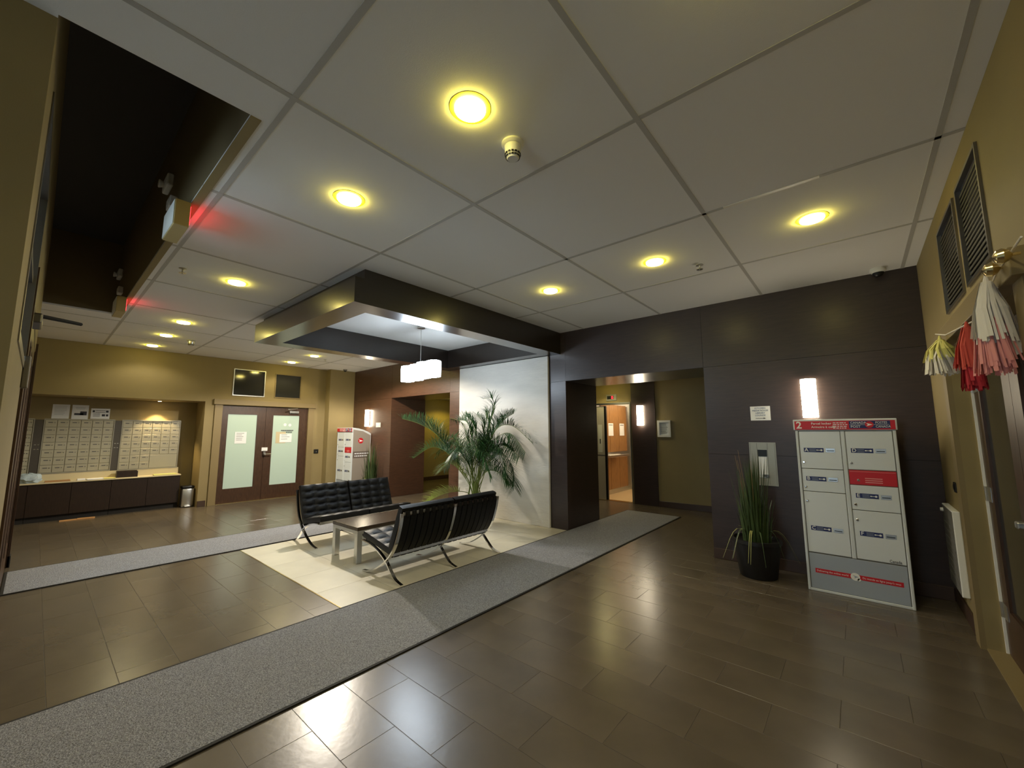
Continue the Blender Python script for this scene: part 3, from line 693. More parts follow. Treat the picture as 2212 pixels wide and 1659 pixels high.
# ---------------- parcel lockers
def key_icon(t, x, z, s=1):
    MB().lathe([(.006, 0), (.006, .0006)], 10, Matrix.Translation((x, 0, z)) @ Matrix.Rotation(math.pi/2, 4, 'X')).build('key_icon', 'white', t, (0, -.003, 0))
    MB().box(x-.03, x, -.0036, -.003, z-.002, z+.002).build('key_icon', 'white', t)
    MB().box(x-.036, x-.026, -.0036, -.003, z-.004, z+.004).build('key_icon', 'white', t)
def locker(loc, lab, number):
    t = thing('parcel_locker', lab, 'locker', loc)
    W, D, Hh = .745, .48, 1.635
    prof = [(0, 0), (D, 0), (D, 1.49), (D*.8, 1.545), (D*.55, 1.59), (D*.28, 1.62), (.03, 1.632), (0, Hh)]
    MB().prism(prof, 'x', 0, W).build('body', 'locker', t)
    MB().prism([(.012, .02), (D-.012, .02), (D-.012, 1.45), (D*.55, 1.55), (.012, 1.59)], 'x', W, W+.002).build('side_skin', 'locker_side', t)
    # side decals
    sd = thing('d', None, None); C.objects.unlink(sd); bpy.data.objects.remove(sd)
    MB().lathe([(.068, 0), (.068, .001)], 30, Matrix.Translation((W+.0022, .21, 1.32)) @ Matrix.Rotation(math.pi/2, 4, 'Y')).build('side_roundel', 'red', t)
    MB().prism([(.155, 1.35), (.275, 1.315), (.16, 1.285), (.19, 1.312)], 'x', W+.0034, W+.0042).build('side_wing', 'white', t)
    MB().box(W+.0022, W+.003, .02, D-.03, .90, 1.06).build('side_band', 'band_brown', t)
    b = MB()
    for z, y1 in ((1.01, .40), (.95, .41)):
        y = .06
        while y < y1: 
            l = random.uniform(.02, .05); b.box(W+.0031, W+.0038, y, y+l, z-.012, z+.012); y += l+.012
    b.build('side_print', 'paper', t)['kind'] = 'stuff'
    # header
    hd = MB().rbox(-.012, W+.012, -.022, .0, 1.532, Hh+.004, .006).build('header', 'locker', t)
    MB().box(.0, W-.0, -.0236, -.022, 1.538, 1.622).build('header_red', 'red', t)
    MB().box(.425, .712, -.0246, -.0236, 1.548, 1.618).build('header_blue', 'navy', t)
    if number: text(number, .095, (.012, -.0245, 1.58), 'white', t, bold=.002)
    text('Parcel locker', .030, (.135, -.0245, 1.597), 'white', t, bold=.0004); text('Armoire à colis', .030, (.135, -.0245, 1.563), 'white', t, bold=.0004)
    b = MB()
    for z in (1.602, 1.585, 1.568, 1.552):
        x = .305
        while x < .405: l = random.uniform(.01, .03); b.box(x, x+l, -.0243, -.0237, z-.004, z+.004); x += l+.006
    b.build('header_print', 'paper', t)
    text('CANADA', .030, (.435, -.0252, 1.600), 'white', t, sx=.9); text('POST', .030, (.435, -.0252, 1.564), 'white', t); text('POSTES', .030, (.612, -.0252, 1.600), 'white', t, sx=.8); text('CANADA', .030, (.612, -.0252, 1.564), 'white', t, sx=.8)
    MB().box(.43, .705, -.0253, -.0247, 1.5815, 1.5835).build('header_rule', 'white', t)
    MB().lathe([(.030, 0), (.030, .001)], 26, Matrix.Translation((.569, -.0252, 1.583)) @ Matrix.Rotation(math.pi/2, 4, 'X')).build('roundel', 'red', t)
    MB().prism([(.548, 1.597), (.593, 1.583), (.549, 1.569), (.56, 1.583)], 'y', -.0272, -.0263).build('wing', 'white', t)
    # recessed door field
    MB().box(.022, W-.022, -.001, .001, .02, 1.525).build('door_field', 'locker_gap', t)
    for x0, x1 in ((0, .022), (W-.022, W)): MB().rbox(x0, x1, -.014, 0, 0, 1.53, .004, 1).build('edge_rail', 'locker', t)
    MB().rbox(.354, .386, -.010, 0, .352, 1.525, .005, 1).build('centre_rail', 'locker', t)
    MB().rbox(0, W, -.012, 0, 0, .022, .003, 1).build('base_rail', 'locker', t)
    doors = [('A', .028, .350, 1.158, 1.522, (.058, 1.338), (.05, 1.218)), ('B', .028, .350, .938, 1.152, (.058, 1.06), (.05, .98)), ('C', .028, .350, .360, .932, (.062, .588), (.05, .845)),
             ('D', .390, .717, 1.166, 1.522, (.42, 1.342), (.414, 1.226)), ('', .390, .717, 1.028, 1.160, None, (.453, 1.07)), ('E', .390, .717, .800, 1.022, (.424, .93), (.415, .848)), ('F', .390, .717, .360, .794, (.426, .59), (.416, .709))]
    for n_, x0, x1, z0, z1, lb, lk in doors:
        dr = MB().rbox(x0, x1, -.008, -.001, z0, z1, .003, 1).build('locker_door', 'locker_door' if n_ else 'red', t)
        MB().lathe([(.011, 0), (.011, .006), (.007, .009)], 14, Matrix.Translation((lk[0], -.008, lk[1])) @ Matrix.Rotation(math.pi/2, 4, 'X')).build('lock', 'chrome', dr)
        if n_:
            MB().box(lb[0], lb[0]+.158, -.0092, -.008, lb[1]-.021, lb[1]+.021).build('label_plate', 'navy', dr)
            text(n_, .046, (lb[0]+.006, -.0096, lb[1]), 'white', dr, bold=.0006)
            b = MB(); b.box(lb[0]+.105, lb[0]+.132, -.0098, -.0092, lb[1]-.0025, lb[1]+.0025).lathe([(.009, 0), (.009, .0007)], 12, Matrix.Translation((lb[0]+.14, -.0092, lb[1])) @ Matrix.Rotation(math.pi/2, 4, 'X')).box(lb[0]+.1, lb[0]+.112, -.0098, -.0092, lb[1]-.005, lb[1]+.005)
            b.build('key_mark', 'white', dr)
            b = MB()
            for q in range(3): b.box(lb[0]+.045, lb[0]+.095, -.0096, -.0092, lb[1]+.009-q*.011, lb[1]+.012-q*.011)
            b.build('plate_print', 'locker_grey', dr)
            MB().rbox(lb[0]+.172, lb[0]+.245, -.0105, -.008, lb[1]-.02, lb[1]+.02, .003, 1).build('key_slot_plate', 'steel', dr)
            MB().box(lb[0]+.18, lb[0]+.237, -.0112, -.0104, lb[1]-.008, lb[1]-.001).build('key_slot', 'black', dr)
        else:
            b = MB()
            for q in range(3): b.box(.50, .62, -.0088, -.008, 1.085-q*.018, 1.093-q*.018)
            b.box(.395, .712, -.0088, -.008, 1.146, 1.149); b.build('red_print', 'tissue_pink', dr)
    lp = MB().rbox(.028, .717, -.006, -.001, .024, .348, .003, 1).build('kick_panel', 'locker_grey', t)
    MB().box(.068, .684, -.0075, -.006, .172, .212).build('banner', 'red', lp)
    text('Delivering the online world', .023, (.078, -.0079, .192), 'white', lp, sx=.92); text('Du monde en ligne jusqu’à vous', .023, (.412, -.0079, .192), 'white', lp, sx=.86)
    MB().lathe([(.034, 0), (.034, .001)], 24, Matrix.Translation((.362, -.0076, .192)) @ Matrix.Rotation(math.pi/2, 4, 'X')).build('banner_disc', 'white', lp)
    MB().lathe([(.012, 0), (.012, .001)], 12, Matrix.Translation((.388, -.0076, .17)) @ Matrix.Rotation(math.pi/2, 4, 'X')).build('banner_dot', 'white', lp)
    MB().prism([(.343, .205), (.385, .195), (.355, .178), (.358, .192)], 'y', -.0094, -.0087).build('banner_wing', 'locker_grey', lp)
    text('Canada', .036, (.608, -.0088, .378), 'ink', t, bold=.0003, sx=.75)
    return t
locker((-.484, 5.015, 0), 'pale grey parcel locker numbered 2 with doors A to F beside the grass pot', '2')
locker((-10.07, 5.0, 0), 'parcel locker with red roundel on its grey side, in the corner by the double door', '')

# ---------------- planters with tall grass
def blade(b, x, y, z0, hgt, lean, az, w_, curve=.0, n=5):
    prev = None
    for i in range(n+1):
        s = i/n; out = lean*s+curve*s*s; z = z0+hgt*(s-.0*s*s); ww = w_*(1-s)**.6
        p = Vector((x+math.cos(az)*out, y+math.sin(az)*out, z)); a = Vector((-math.sin(az), math.cos(az), 0))*ww/2
        if i < n: q = [b.bm.verts.new(p-a), b.bm.verts.new(p+a)]
        else: q = [b.bm.verts.new(p)]
        if prev:
            if len(q) == 2: b.bm.faces.new((prev[0], prev[1], q[1], q[0]))
            else: b.bm.faces.new((prev[0], prev[1], q[0]))
        prev = q
def planter(loc, lab, seed, pot_r=.235):
    rs = random.Random(seed)
    t = thing('grass_planter', lab, 'potted plant', loc)
    MB().lathe([(.165, 0), (.175, .01), (pot_r-.012, .345), (pot_r, .35), (pot_r, .385), (pot_r-.02, .388), (pot_r-.03, .36), (.02, .35)], 32).build('pot', 'pot', t, smooth=True)
    MB().lathe([(pot_r-.032, .34), (pot_r-.032, .352), (.02, .36)], 24).build('soil', 'soil', t)
    for k in range(120):
        b = MB(); a = rs.uniform(0, 6.28); r = rs.uniform(0, .13)
        blade(b, r*math.cos(a), r*math.sin(a), .35, rs.uniform(.35, .98), rs.uniform(.0, .07), a, rs.uniform(.014, .026), rs.uniform(0, .06))
        b.build('grass_blade', 'grass_blade', t)
    for k in range(50):
        b = MB(); a = rs.uniform(0, 6.28); r = rs.uniform(.05, .15)
        blade(b, r*math.cos(a), r*math.sin(a), .34, rs.uniform(.2, .55), rs.uniform(.02, .08), a, rs.uniform(.02, .034), rs.uniform(0, .05))
        b.build('grass_blade', 'grass_blade', t)
    for k in range(13):
        a = rs.uniform(3.0, 6.42) if k % 5 else rs.uniform(0, 3.14); L_ = rs.uniform(.18, .32) if k % 5 else .2; b = MB(); prev = None
        for i in range(8):
            s = i/7; p = Vector((math.cos(a)*(.08+L_*s), math.sin(a)*(.08+L_*s), .40+.13*math.sin(math.pi*min(1, s*1.05))-(.20*s*s)))
            w_ = .016*(1-s*.85); v = Vector((-math.sin(a), math.cos(a), 0))*w_/2; q = [b.bm.verts.new(p-v), b.bm.verts.new(p+v)]
            if prev: b.bm.faces.new((prev[0], prev[1], q[1], q[0]))
            prev = q
        b.build('arching_leaf', 'grass_pale' if k % 2 else 'grass_blade', t)
    for k in range(4):
        a = rs.uniform(0, 6.28); x, y = .1*math.cos(a), .1*math.sin(a); hh = rs.uniform(.85, .98)
        b = MB(); b.tube([(x*.4, y*.4, .35), (x, y, .35+hh*.6), (x*1.5, y*1.5, .35+hh)], [.003, .002, .0015], 5); b.build('plume_stem', 'plume', t)
    return t
planter((-.92, 5.12, 0), 'tall green grass in a black tapered pot below the fire extinguisher cabinet', 3)
planter((-8.66, 5.12, 0), 'tall green grass plant beside the roundel locker, behind a bench', 5)

# ---------------- palm
FRONDS = [
  [(-4.80,4.85,1.01), (-4.62,4.85,1.62), (-4.52,4.85,1.92), (-4.57,4.85,2.08), (-4.72,4.80,2.07)],
  [(-4.80,4.85,1.01), (-4.62,4.90,1.43), (-4.42,4.95,1.70), (-4.22,5.00,1.82)],
  [(-4.75,4.85,1.09), (-4.44,4.80,1.55), (-4.05,4.75,1.62), (-3.61,4.70,1.36)],
  [(-4.75,4.85,1.02), (-4.30,4.70,1.32), (-4.02,4.60,1.32), (-3.70,4.50,1.18)],
  [(-4.74,4.85,0.94), (-4.34,4.80,1.18), (-4.05,4.75,1.02), (-3.99,4.75,0.68)],
  [(-5.07,4.85,0.65), (-5.26,4.70,1.02), (-5.52,4.50,1.47), (-5.91,4.40,1.67), (-6.36,4.35,1.77)],
  [(-5.13,4.85,0.73), (-5.27,4.60,1.12), (-5.58,4.45,1.27), (-6.05,4.40,1.06)],
  [(-5.07,4.85,0.77), (-5.48,5.00,1.26), (-5.79,5.05,1.42), (-6.15,5.10,1.27)],
  [(-5.02,4.85,0.85), (-5.30,5.00,1.35), (-5.53,5.10,1.68), (-5.95,5.15,1.79)],
  [(-5.02,4.85,0.85), (-4.82,4.60,1.36), (-4.74,4.45,1.44), (-4.84,4.35,1.18)],
  [(-4.96,4.85,0.85), (-4.96,4.90,1.39), (-5.06,4.90,1.67), (-5.17,4.85,1.79)],
  [(-4.85,4.85,1.01), (-4.80,4.90,1.43), (-4.88,4.95,1.69), (-5.02,4.95,1.83)],
  [(-4.85,4.85,0.86), (-4.35,4.60,1.23), (-4.02,4.50,1.14), (-3.90,4.45,0.82)],
  [(-5.07,4.85,0.62), (-5.26,4.70,0.94), (-5.44,4.65,0.97), (-5.61,4.60,0.82)],
  [(-5.13,4.85,0.50), (-5.20,4.60,0.54), (-5.37,4.45,0.48), (-5.69,4.40,0.32)],
  [(-4.96,4.85,0.85), (-5.41,5.00,1.20), (-5.92,5.05,1.29), (-6.34,5.10,1.02)],
  [(-4.96,4.85,0.85), (-4.54,4.50,1.22), (-4.34,4.40,1.20), (-4.13,4.35,0.88)],
  [(-4.90,4.85,0.63), (-4.55,4.70,0.89), (-4.21,4.60,0.92), (-3.95,4.55,0.75)],
  [(-4.91,4.85,0.93), (-4.45,4.60,1.29), (-4.24,4.50,1.37), (-3.93,4.40,1.25)],
  [(-5.02,4.85,0.85), (-4.93,4.55,1.14), (-4.93,4.40,1.22), (-5.06,4.35,1.03)],
]
PB = Vector((-4.97, 4.87, 0))
palm = thing('palm_plant', 'tall feathery palm plant in front of the white stone panel', 'potted plant', PB)
MB().lathe([(.15, 0), (.16, .01), (.205, .36), (.21, .38), (.19, .382), (.18, .35), (.02, .34)], 30).build('pot', 'pot', palm, smooth=True)
MB().lathe([(.178, .335), (.178, .345), (.02, .352)], 24).build('soil', 'soil', palm)
rp = random.Random(11)
EX = random.Random(5)
for a_, b_ in ((0, 11), (2, 3), (3, 18), (9, 19), (8, 10), (4, 12), (10, 1), (9, 18), (12, 17), (7, 15), (19, 13), (16, 18)):
    FRONDS.append([tuple(.5*(FRONDS[a_][k][c]+FRONDS[b_][k][c])+EX.uniform(-.06, .06) for c in range(3)) for k in range(4)])
for i, f in enumerate(FRONDS):
    P = [Vector(p)-PB for p in f]
    root = Vector((rp.uniform(-.13, .13), rp.uniform(-.11, .11), .34))
    path = bez([root]+P, 10)
    n = len(path); PH = rp.choice((-25, 10, 35, 55, 60))
    if i in (0, 1, 2, 5): PH = 48
    st = MB().tube(path[::2]+[path[-1]], [.0075-.0055*k/(len(path[::2])) for k in range(len(path[::2])+1)], 5).build('frond_stem', 'stem', palm, smooth=True)
    tot = sum((path[k+1]-path[k]).length for k in range(n-1)); start = .38*tot if i != 5 else .45*tot
    acc = 0; last = -1; step = .018; b = MB()
    for k in range(n-1):
        seg = path[k+1]-path[k]; l = seg.length; d = seg.normalized()
        while last+step < acc+l or last < 0:
            s = max(start, last+step); last = s
            if s >= acc+l: last = s-step; break
            p = path[k]+d*(s-acc); u = (s-start)/(tot-start)
            side = d.cross(Vector((0, 0, 1)))
            if side.length < .15: side = Vector((.8, .5, 0))
            side.normalize()
            for sg in (-1, 1):
                ln = (.15+.20*math.sin(math.pi*min(1, .12+u*.86)))*rp.uniform(.85, 1.12)*(.75 if i in (13, 14) else 1.25 if i == 5 else 1.0)
                ph = math.radians(PH+rp.uniform(-12, 12)); upv = side.cross(d).normalized()
                dr = (side*sg*math.cos(ph)+upv*math.sin(ph)*(1 if upv.z > 0 else -1)+d*(.45+.55*u)).normalized()
                w_ = .0055; prev = None; pos = p.copy(); wv = dr.cross(Vector((0, 0, 1))); wv = (wv if wv.length > .01 else Vector((1, 0, 0))).normalized()
                up_ = wv.cross(dr).normalized()
                for q_ in range(4):
                    e = q_/3; ww = w_*(1.0 if q_ == 1 else .75 if q_ in (0, 2) else .05)
                    c = [b.bm.verts.new(pos-wv*ww+up_*.0), b.bm.verts.new(pos+wv*ww)]
                    if prev: b.bm.faces.new((prev[0], prev[1], c[1], c[0]))
                    prev = c; pos = pos+(dr+Vector((0, 0, -1))*(.02+.62*e*e+.2*e))*ln/3
            if last+step > tot: break
        acc += l
    b.build('frond', 'leaf_yellow' if i in (13, 14) else 'leaf', palm)

# ---------------- wall things on the right wood wall
t = thing('direction_sign', 'white paper sign with room names and an arrow on the wood wall', 'sign', (-.855, 5.5, 1.65))
MB().box(-.101, .101, -.002, 0, 0, .165).build('sheet', 'paper', t)
for s_, z in (('KITCHEN', .142), ('MEDIA ROOM', .114), ('LIBRARY', .086), ('LOUNGE', .058)): text(s_, .026, (0, -.0026, z), 'ink_blue', t, align='CENTER')
MB().box(-.05, .03, -.003, -.002, .022, .027).prism([(.03, .016), (.055, .0245), (.03, .033)], 'y', -.003, -.002).build('arrow', 'ink', t)
t = thing('extinguisher_cabinet', 'grey fire extinguisher cabinet with a narrow glass slot above the grass pot', 'cabinet', (-.86, 5.5, .905))
b = MB()
for r in holes(-.133, .133, 0, .49, [(-.05, .045, .085, .405)]): b.box(r[0], r[1], -.014, 0, r[2], r[3])
b.build('door', 'mail_frame', t)
MB().box(-.047, .042, -.006, -.002, .088, .402).build('window_back', 'locker', t)
MB().box(-.047, .042, -.012, -.006, .33, .402).build('handle_recess', 'black', t); MB().box(-.01, .05, -.03, -.014, .10, .125).build('latch', 'steel_dark', t)
MB().rbox(-.04, .03, -.011, -.006, .12, .32, .004).build('notice', 'paper', t)
b = MB(); b.box(-.123, -.12, -.016, -.014, .01, .48).box(.12, .123, -.016, -.014, .01, .48).box(-.055, -.052, -.016, -.014, .01, .48).box(.05, .053, -.016, -.014, .01, .48); b.build('seam_line', 'locker_gap', t)
t = thing('wall_switch', 'white wall control plate beside the sconce near the roundel locker', 'switch', (-9.03, 5.5, 1.645))
MB().rbox(-.10, .10, -.012, 0, 0, .115, .004).build('plate', 'plastic_white', t); MB().rbox(-.03, .03, -.018, -.012, .03, .085, .003).build('button', 'white', t)
t = thing('card_reader', 'small black card reader between the double door and the pillar', 'reader', (-10.5, 4.655, 1.0), math.pi/2)
MB().rbox(-.055, .055, -.025, 0, 0, .10, .006).build('housing', 'black', t); MB().box(-.006, .006, -.027, -.025, .03, .05).build('led', 'mail_frame', t)
t = thing('wall_switch', 'small black switch just above the white heater', 'switch', (.57, 4.86, 1.03), -math.pi/2)
MB().rbox(-.04, .04, -.012, 0, 0, .08, .004).build('plate', 'black', t); MB().rbox(-.015, .015, -.018, -.012, .02, .06, .003).build('rocker', 'black', t)
t = thing('wall_heater', 'white box heater low on the wall beside the parcel locker numbered 2', 'heater', (.57, 5.10, .22), -math.pi/2)
MB().rbox(-.26, .26, -.045, 0, 0, .66, .006).build('case', 'plastic_white', t)
MB().box(-.25, .25, -.0465, -.045, .01, .65).build('shaded_front', 'locker_gap', t)  # front and bars in grey: shade put into the white heater's colour
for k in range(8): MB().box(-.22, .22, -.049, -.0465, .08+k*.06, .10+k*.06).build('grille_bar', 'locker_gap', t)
MB().lathe([(.018, 0), (.015, .02)], 14, Matrix.Translation((-.2, -.045, .61)) @ Matrix.Rotation(math.pi/2, 4, 'X')).build('knob', 'white', t)

# ---------------- elevator
t = thing('elevator_door', 'half open stainless elevator door', 'elevator door', (-4.275, 8.46, 0))
lf = MB().box(-.525, -.135, -.02, .02, .01, 2.11).build('door_leaf', 'steel_leaf', t)
MB().rbox(-.30, -.20, -.024, -.02, 1.05, 1.68, .004).build('service_plate', 'plastic_white', lf); MB().box(-.255, -.235, -.027, -.024, 1.25, 1.36).build('key_switch', 'black', lf)
MB().box(-.50, -.14, -.023, -.02, .98, 1.0).build('trim_rail', 'steel', lf)
MB().box(-.135, -.085, -.022, .022, .01, 2.11).build('leaf_edge', 'black', t)
MB().box(.505, .53, -.075, .06, 0, 2.13).build('frame_jamb', 'steel', t); MB().box(-.56, .53, -.075, .06, 2.13, 2.17).build('frame_head', 'steel', t); MB().box(-.56, -.525, -.075, .06, 0, 2.13).build('frame_jamb', 'steel', t)
MB().box(-.525, .505, -.05, .06, -.004, .006).build('sill', 'brass', t)
t = thing('elevator_car', 'warmly lit elevator car with wood panels and handrail', 'elevator', (-3.95, 9.45, 0))
MB().box(-.75, .75, -.90, .95, -.004, .004).build('car_floor', 'car_floor', t)
MB().box(-.78, -.75, -.90, .95, 0, 2.4).build('side_shell', 'steel', t); MB().box(.75, .78, -.90, .95, 0, 2.4).build('side_shell', 'steel', t); MB().box(-.78, .78, .95, .98, 0, 2.4).build('back_shell', 'steel', t); MB().box(-.78, .78, -.90, .98, 2.38, 2.42).build('car_ceiling', 'steel', t)
MB().box(-.5, .5, -.6, .6, 2.355, 2.38).build('light_panel', 'lamp_car', t)
for y0, y1 in ((-.66, -.20), (-.19, .28), (.29, .74)):
    for z0, z1 in ((.12, .88), (1.02, 2.2)): MB().rbox(-.75, -.735, y0, y1, z0, z1, .003, 1).build('wall_panel', 'car_wood', t)
for x0, x1 in ((-.7, -.24), (-.23, .23), (.24, .7)):
    for z0, z1 in ((.12, .88), (1.02, 2.2)): MB().rbox(x0, x1, .935, .95, z0, z1, .003, 1).build('wall_panel', 'car_wood', t)
MB().tube([(-.68, -.6, .93), (-.68, .7, .93)], .02, 8).build('handrail', 'steel', t)
for y in (-.55, .05, .65): MB().box(-.735, -.68, y-.01, y+.01, .92, .94).build('rail_bracket', 'steel', t)
MB().rbox(-.72, -.60, -.5, .1, .945, .965, .004).build('rail_shelf', 'plastic_white', t)
for y, lab in ((9.30, 'white notice sheet inside the elevator, next to the door'), (9.92, 'white notice sheet inside the elevator, deeper in the car')):
    n = thing('notice_sheet', lab, 'notice', (-4.684, y, 1.42), math.pi/2)
    MB().box(-.13, .13, -.003, 0, 0, .31).build('sheet', 'paper', n); MB().box(-.10, .10, -.0036, -.003, .26, .275).build('heading', 'ink', n)
t = thing('floor_indicator', 'floor indicator with red digit above the elevator', 'indicator', (-4.19, 8.4, 2.215))
MB().rbox(-.125, .125, -.018, 0, 0, .145, .006).build('plate', 'mail_frame', t); MB().box(-.10, .06, -.02, -.018, .035, .11).build('display', 'black', t)
b = MB()
for x in (.01, .04): b.box(x-.004, x+.004, -.0212, -.02, .045, .10)
b.box(.006, .044, -.0212, -.02, .092, .10).box(.006, .044, -.0212, -.02, .045, .053); b.build('digit', 'led_red', t)
t = thing('framed_notice', 'white framed notice on the beige wall beside the elevator', 'notice', (-3.03, 8.4, 1.41))
b = MB()
for r in holes(-.135, .135, 0, .34, [(-.095, .095, .04, .30)]): b.box(r[0], r[1], -.03, 0, r[2], r[3])
b.build('frame', 'plastic_white', t); MB().box(-.095, .095, -.012, -.004, .04, .30).build('sheet', 'locker', t)
b = MB()
for k in range(9): b.box(-.075, random.uniform(.03, .075), -.0128, -.012, .07+k*.024, .076+k*.024)
b.build('print', 'ink', t)

# ---------------- notices on the double door
def notice(y, z, w_, h_, lab, m='paper', lines=6, img=None, x=-10.537):
    t = thing('notice_sheet', lab, 'notice', (x, y, z), math.pi/2)
    MB().box(-w_/2, w_/2, -.002, 0, 0, h_).build('sheet', m, t)
    if lines:
        b = MB()
        for k in range(lines):
            zz = h_*(.88-.72*k/max(1, lines)); b.box(-w_*.38, w_*random.uniform(.1, .38), -.0026, -.002, zz-.004, zz+.004)
        b.build('print', 'ink', t)
    return t
X_D = -10.552
notice(2.99, 1.28, .225, .26, 'white notice taped to the door glass nearer the mailboxes', lines=5, x=-10.520)
notice(3.93, 1.29, .27, .20, 'white notice with red handwriting on the door glass nearer the card reader', lines=3, x=-10.520)
notice(3.82, 1.27, .22, .27, 'pale sheet partly behind the red handwritten notice on the door glass', lines=0, m='counter', x=-10.523)
t = thing('door_lettering', 'dark lettering on the frosted door glass above the handwritten notice', 'lettering', (-10.524, 3.95, 1.51), math.pi/2)
b = MB()
for z, a, c in ((.06, -.13, .13), (.02, -.10, .11)):
    x = a
    while x < c: l = random.uniform(.014, .024); b.box(x, x+l, -.002, 0, z-.014, z+.014); x += l+.006
b.build('letters', 'ink', t)
MB().lathe([(.035, 0), (.035, .002)], 18, Matrix.Translation((-.05, 0, .2)) @ Matrix.Rotation(math.pi/2, 4, 'X')).lathe([(.035, 0), (.035, .002)], 18, Matrix.Translation((.06, 0, .19)) @ Matrix.Rotation(math.pi/2, 4, 'X')).build('emblem', 'paper', t)

# ---------------- mailboxes
MX = -11.06
def mailbank(y0, y1, z0, z1, cols, rows, lab, skip=None, post=None):
    t = thing('mailbox_bank', lab, 'mailbox', (MX, y0, z0), math.pi/2, 'mailbox banks in the niche')
    W, Hh = y1-y0, z1-z0
    MB().box(0, W, 0, .09, 0, Hh).build('cabinet', 'mail_frame', t)
    b = MB(); b.box(-.012, W+.012, -.02, .0, Hh, Hh+.018).box(-.012, W+.012, -.02, 0, -.018, 0).box(-.012, 0, -.02, 0, 0, Hh).box(W, W+.012, -.02, 0, 0, Hh); b.build('frame', 'mail_frame', t)
    cw, ch = W/cols, Hh/rows; dm = sm = km = None
    for r in range(rows):
        for c in range(cols):
            if skip and skip(r, c): continue
            if dm is None:
                d_ = MB().rbox(-cw/2+.003, cw/2-.003, -.010, 0, -ch/2+.003, ch/2-.003, .003, 1).build('mailbox_door', 'mail_door', t)
                s_ = MB().box(-.035, .02, -.0115, -.010, .012, .024).build('name_slot', 'ink', d_); k_ = MB().lathe([(.008, 0), (.008, .004)], 8, Matrix.Translation((.045, -.010, .016)) @ Matrix.Rotation(math.pi/2, 4, 'X')).build('lock', 'steel_dark', d_)
                dm, sm, km = d_, s_, k_; d_.location = (cw*(c+.5), 0, ch*(r+.5))
            else:
                d_ = dup(dm, t); d_.location = (cw*(c+.5), 0, ch*(r+.5)); dup(sm, d_); dup(km, d_)
    return t, W, Hh
mailbank(.10, .985, .82, 1.765, 6, 7, 'dim mailbox bank in the middle of the niche, under the three notices')
t, W, Hh = mailbank(1.11, 2.0, .81, 1.765, 6, 7, 'mailbox bank lit by the warm spotlight, next to the bin', lambda r, c: r < 2 and c >= 3)
MB().rbox(W/2+.004, W-.004, -.010, 0, .004, Hh*2/7-.004, .003, 1).build('parcel_door', 'mail_door', t)
mailbank(-.92, -.03, .82, 1.765, 6, 7, 'mailbox bank half hidden behind the entrance wall')
for y, lab in ((.035, 'dark post between the hidden and the dim mailbox banks'), (1.048, 'dark post between the dim and the spotlit mailbox banks')):
    t = thing('mail_post', lab, 'post', (MX, y, .80), math.pi/2)
    MB().box(-.05, .05, -.012, .09, 0, .965).build('cover', 'mail_post', t)
    b = MB()
    for z in (.44, .52): b.box(-.03, -.005, -.0135, -.012, z-.006, z+.006).box(.01, .03, -.0135, -.012, z-.006, z+.006)
    b.build('screw_plate', 'steel', t)
tag(MB().box(MX+.0, NB+.002 if False else MX+.012, -1.19, 2.04, .672, .80).build('splash_panel', 'counter'), 'pale splash panel between counter and mailboxes', 'panel')
for i, (y0, y1, lab) in enumerate(((-1.19, .0, 'dark cabinet below the counter at the entrance end'), (.0, 1.02, 'dark cabinet below the middle of the mail counter'), (1.02, 2.04, 'dark cabinet below the mail counter next to the bin'))):
    t = thing('base_cabinet', lab, 'cabinet', (-10.80, (y0+y1)/2, 0), math.pi/2, 'cabinets under the mail counter'); hw = (y1-y0)/2
    MB().box(-hw+.002, hw-.002, .02, .34, .10, .645).build('body', 'cabinet_wood', t)
    MB().box(-hw+.003, -.003, 0, .02, .105, .64).build('door', 'cabinet_wood', t); MB().box(.003, hw-.003, 0, .02, .105, .64).build('door', 'cabinet_wood', t)
    MB().box(-hw+.002, hw-.002, .05, .30, 0, .10).build('toe_kick', 'rubber', t)
tag(MB().rbox(-11.055, -10.775, -1.19, 2.045, .647, .672, .004, 1).build('mail_counter', 'counter'), 'pale worktop under the mailboxes strewn with mail', 'counter')
# mail left on the counter
def stack(y, x, w_, d_, h_, m, lab, rot=0, z=.672, name='mail_stack'):
    t = thing(name, lab, 'mail', (x, y, z), math.pi/2+rot); n = max(2, int(h_/.008)); hh = h_/n
    for k in range(n):
        dx = random.uniform(-.008, .008); MB().box(-w_/2+dx, w_/2+dx, -d_/2, d_/2, k*hh, (k+1)*hh-.0006).build('sheet', m, t)
stack(.34, -10.86, .30, .16, .022, 'cardboard', 'brown envelopes on the counter beside the pale bag')
stack(.62, -10.87, .10, .12, .026, 'paper', 'small white pile of letters near the brown envelopes')
stack(.79, -10.86, .22, .16, .018, 'paper', 'wide white pile of letters in the middle of the counter', .1)
stack(.985, -10.85, .16, .15, .014, 'tissue_yellow', 'yellowish letters just beside the brown tray')
stack(1.80, -10.86, .36, .15, .022, 'tissue_yellow', 'long flat stack of flyers at the bin end of the counter')
t = thing('mail_tray', 'brown open tray standing on the mail counter', 'tray', (-10.90, 1.23, .672), math.pi/2)
b = MB(); b.box(-.15, .15, -.07, -.062, 0, .11).box(-.15, .15, .062, .07, 0, .12).box(-.15, -.142, -.062, .062, 0, .11).box(.142, .15, -.062, .062, 0, .11).box(-.142, .142, -.062, .062, 0, .01); b.build('tray', 'cabinet_wood', t); MB().box(-.12, .12, -.05, .05, .011, .07).build('papers', 'paper', t)
t = thing('plastic_bag', 'crumpled pale blue plastic bag on the counter by the entrance', 'bag', (-10.89, 0.0, .672))
b = MB(); bmesh.ops.create_icosphere(b.bm, subdivisions=3, radius=1)
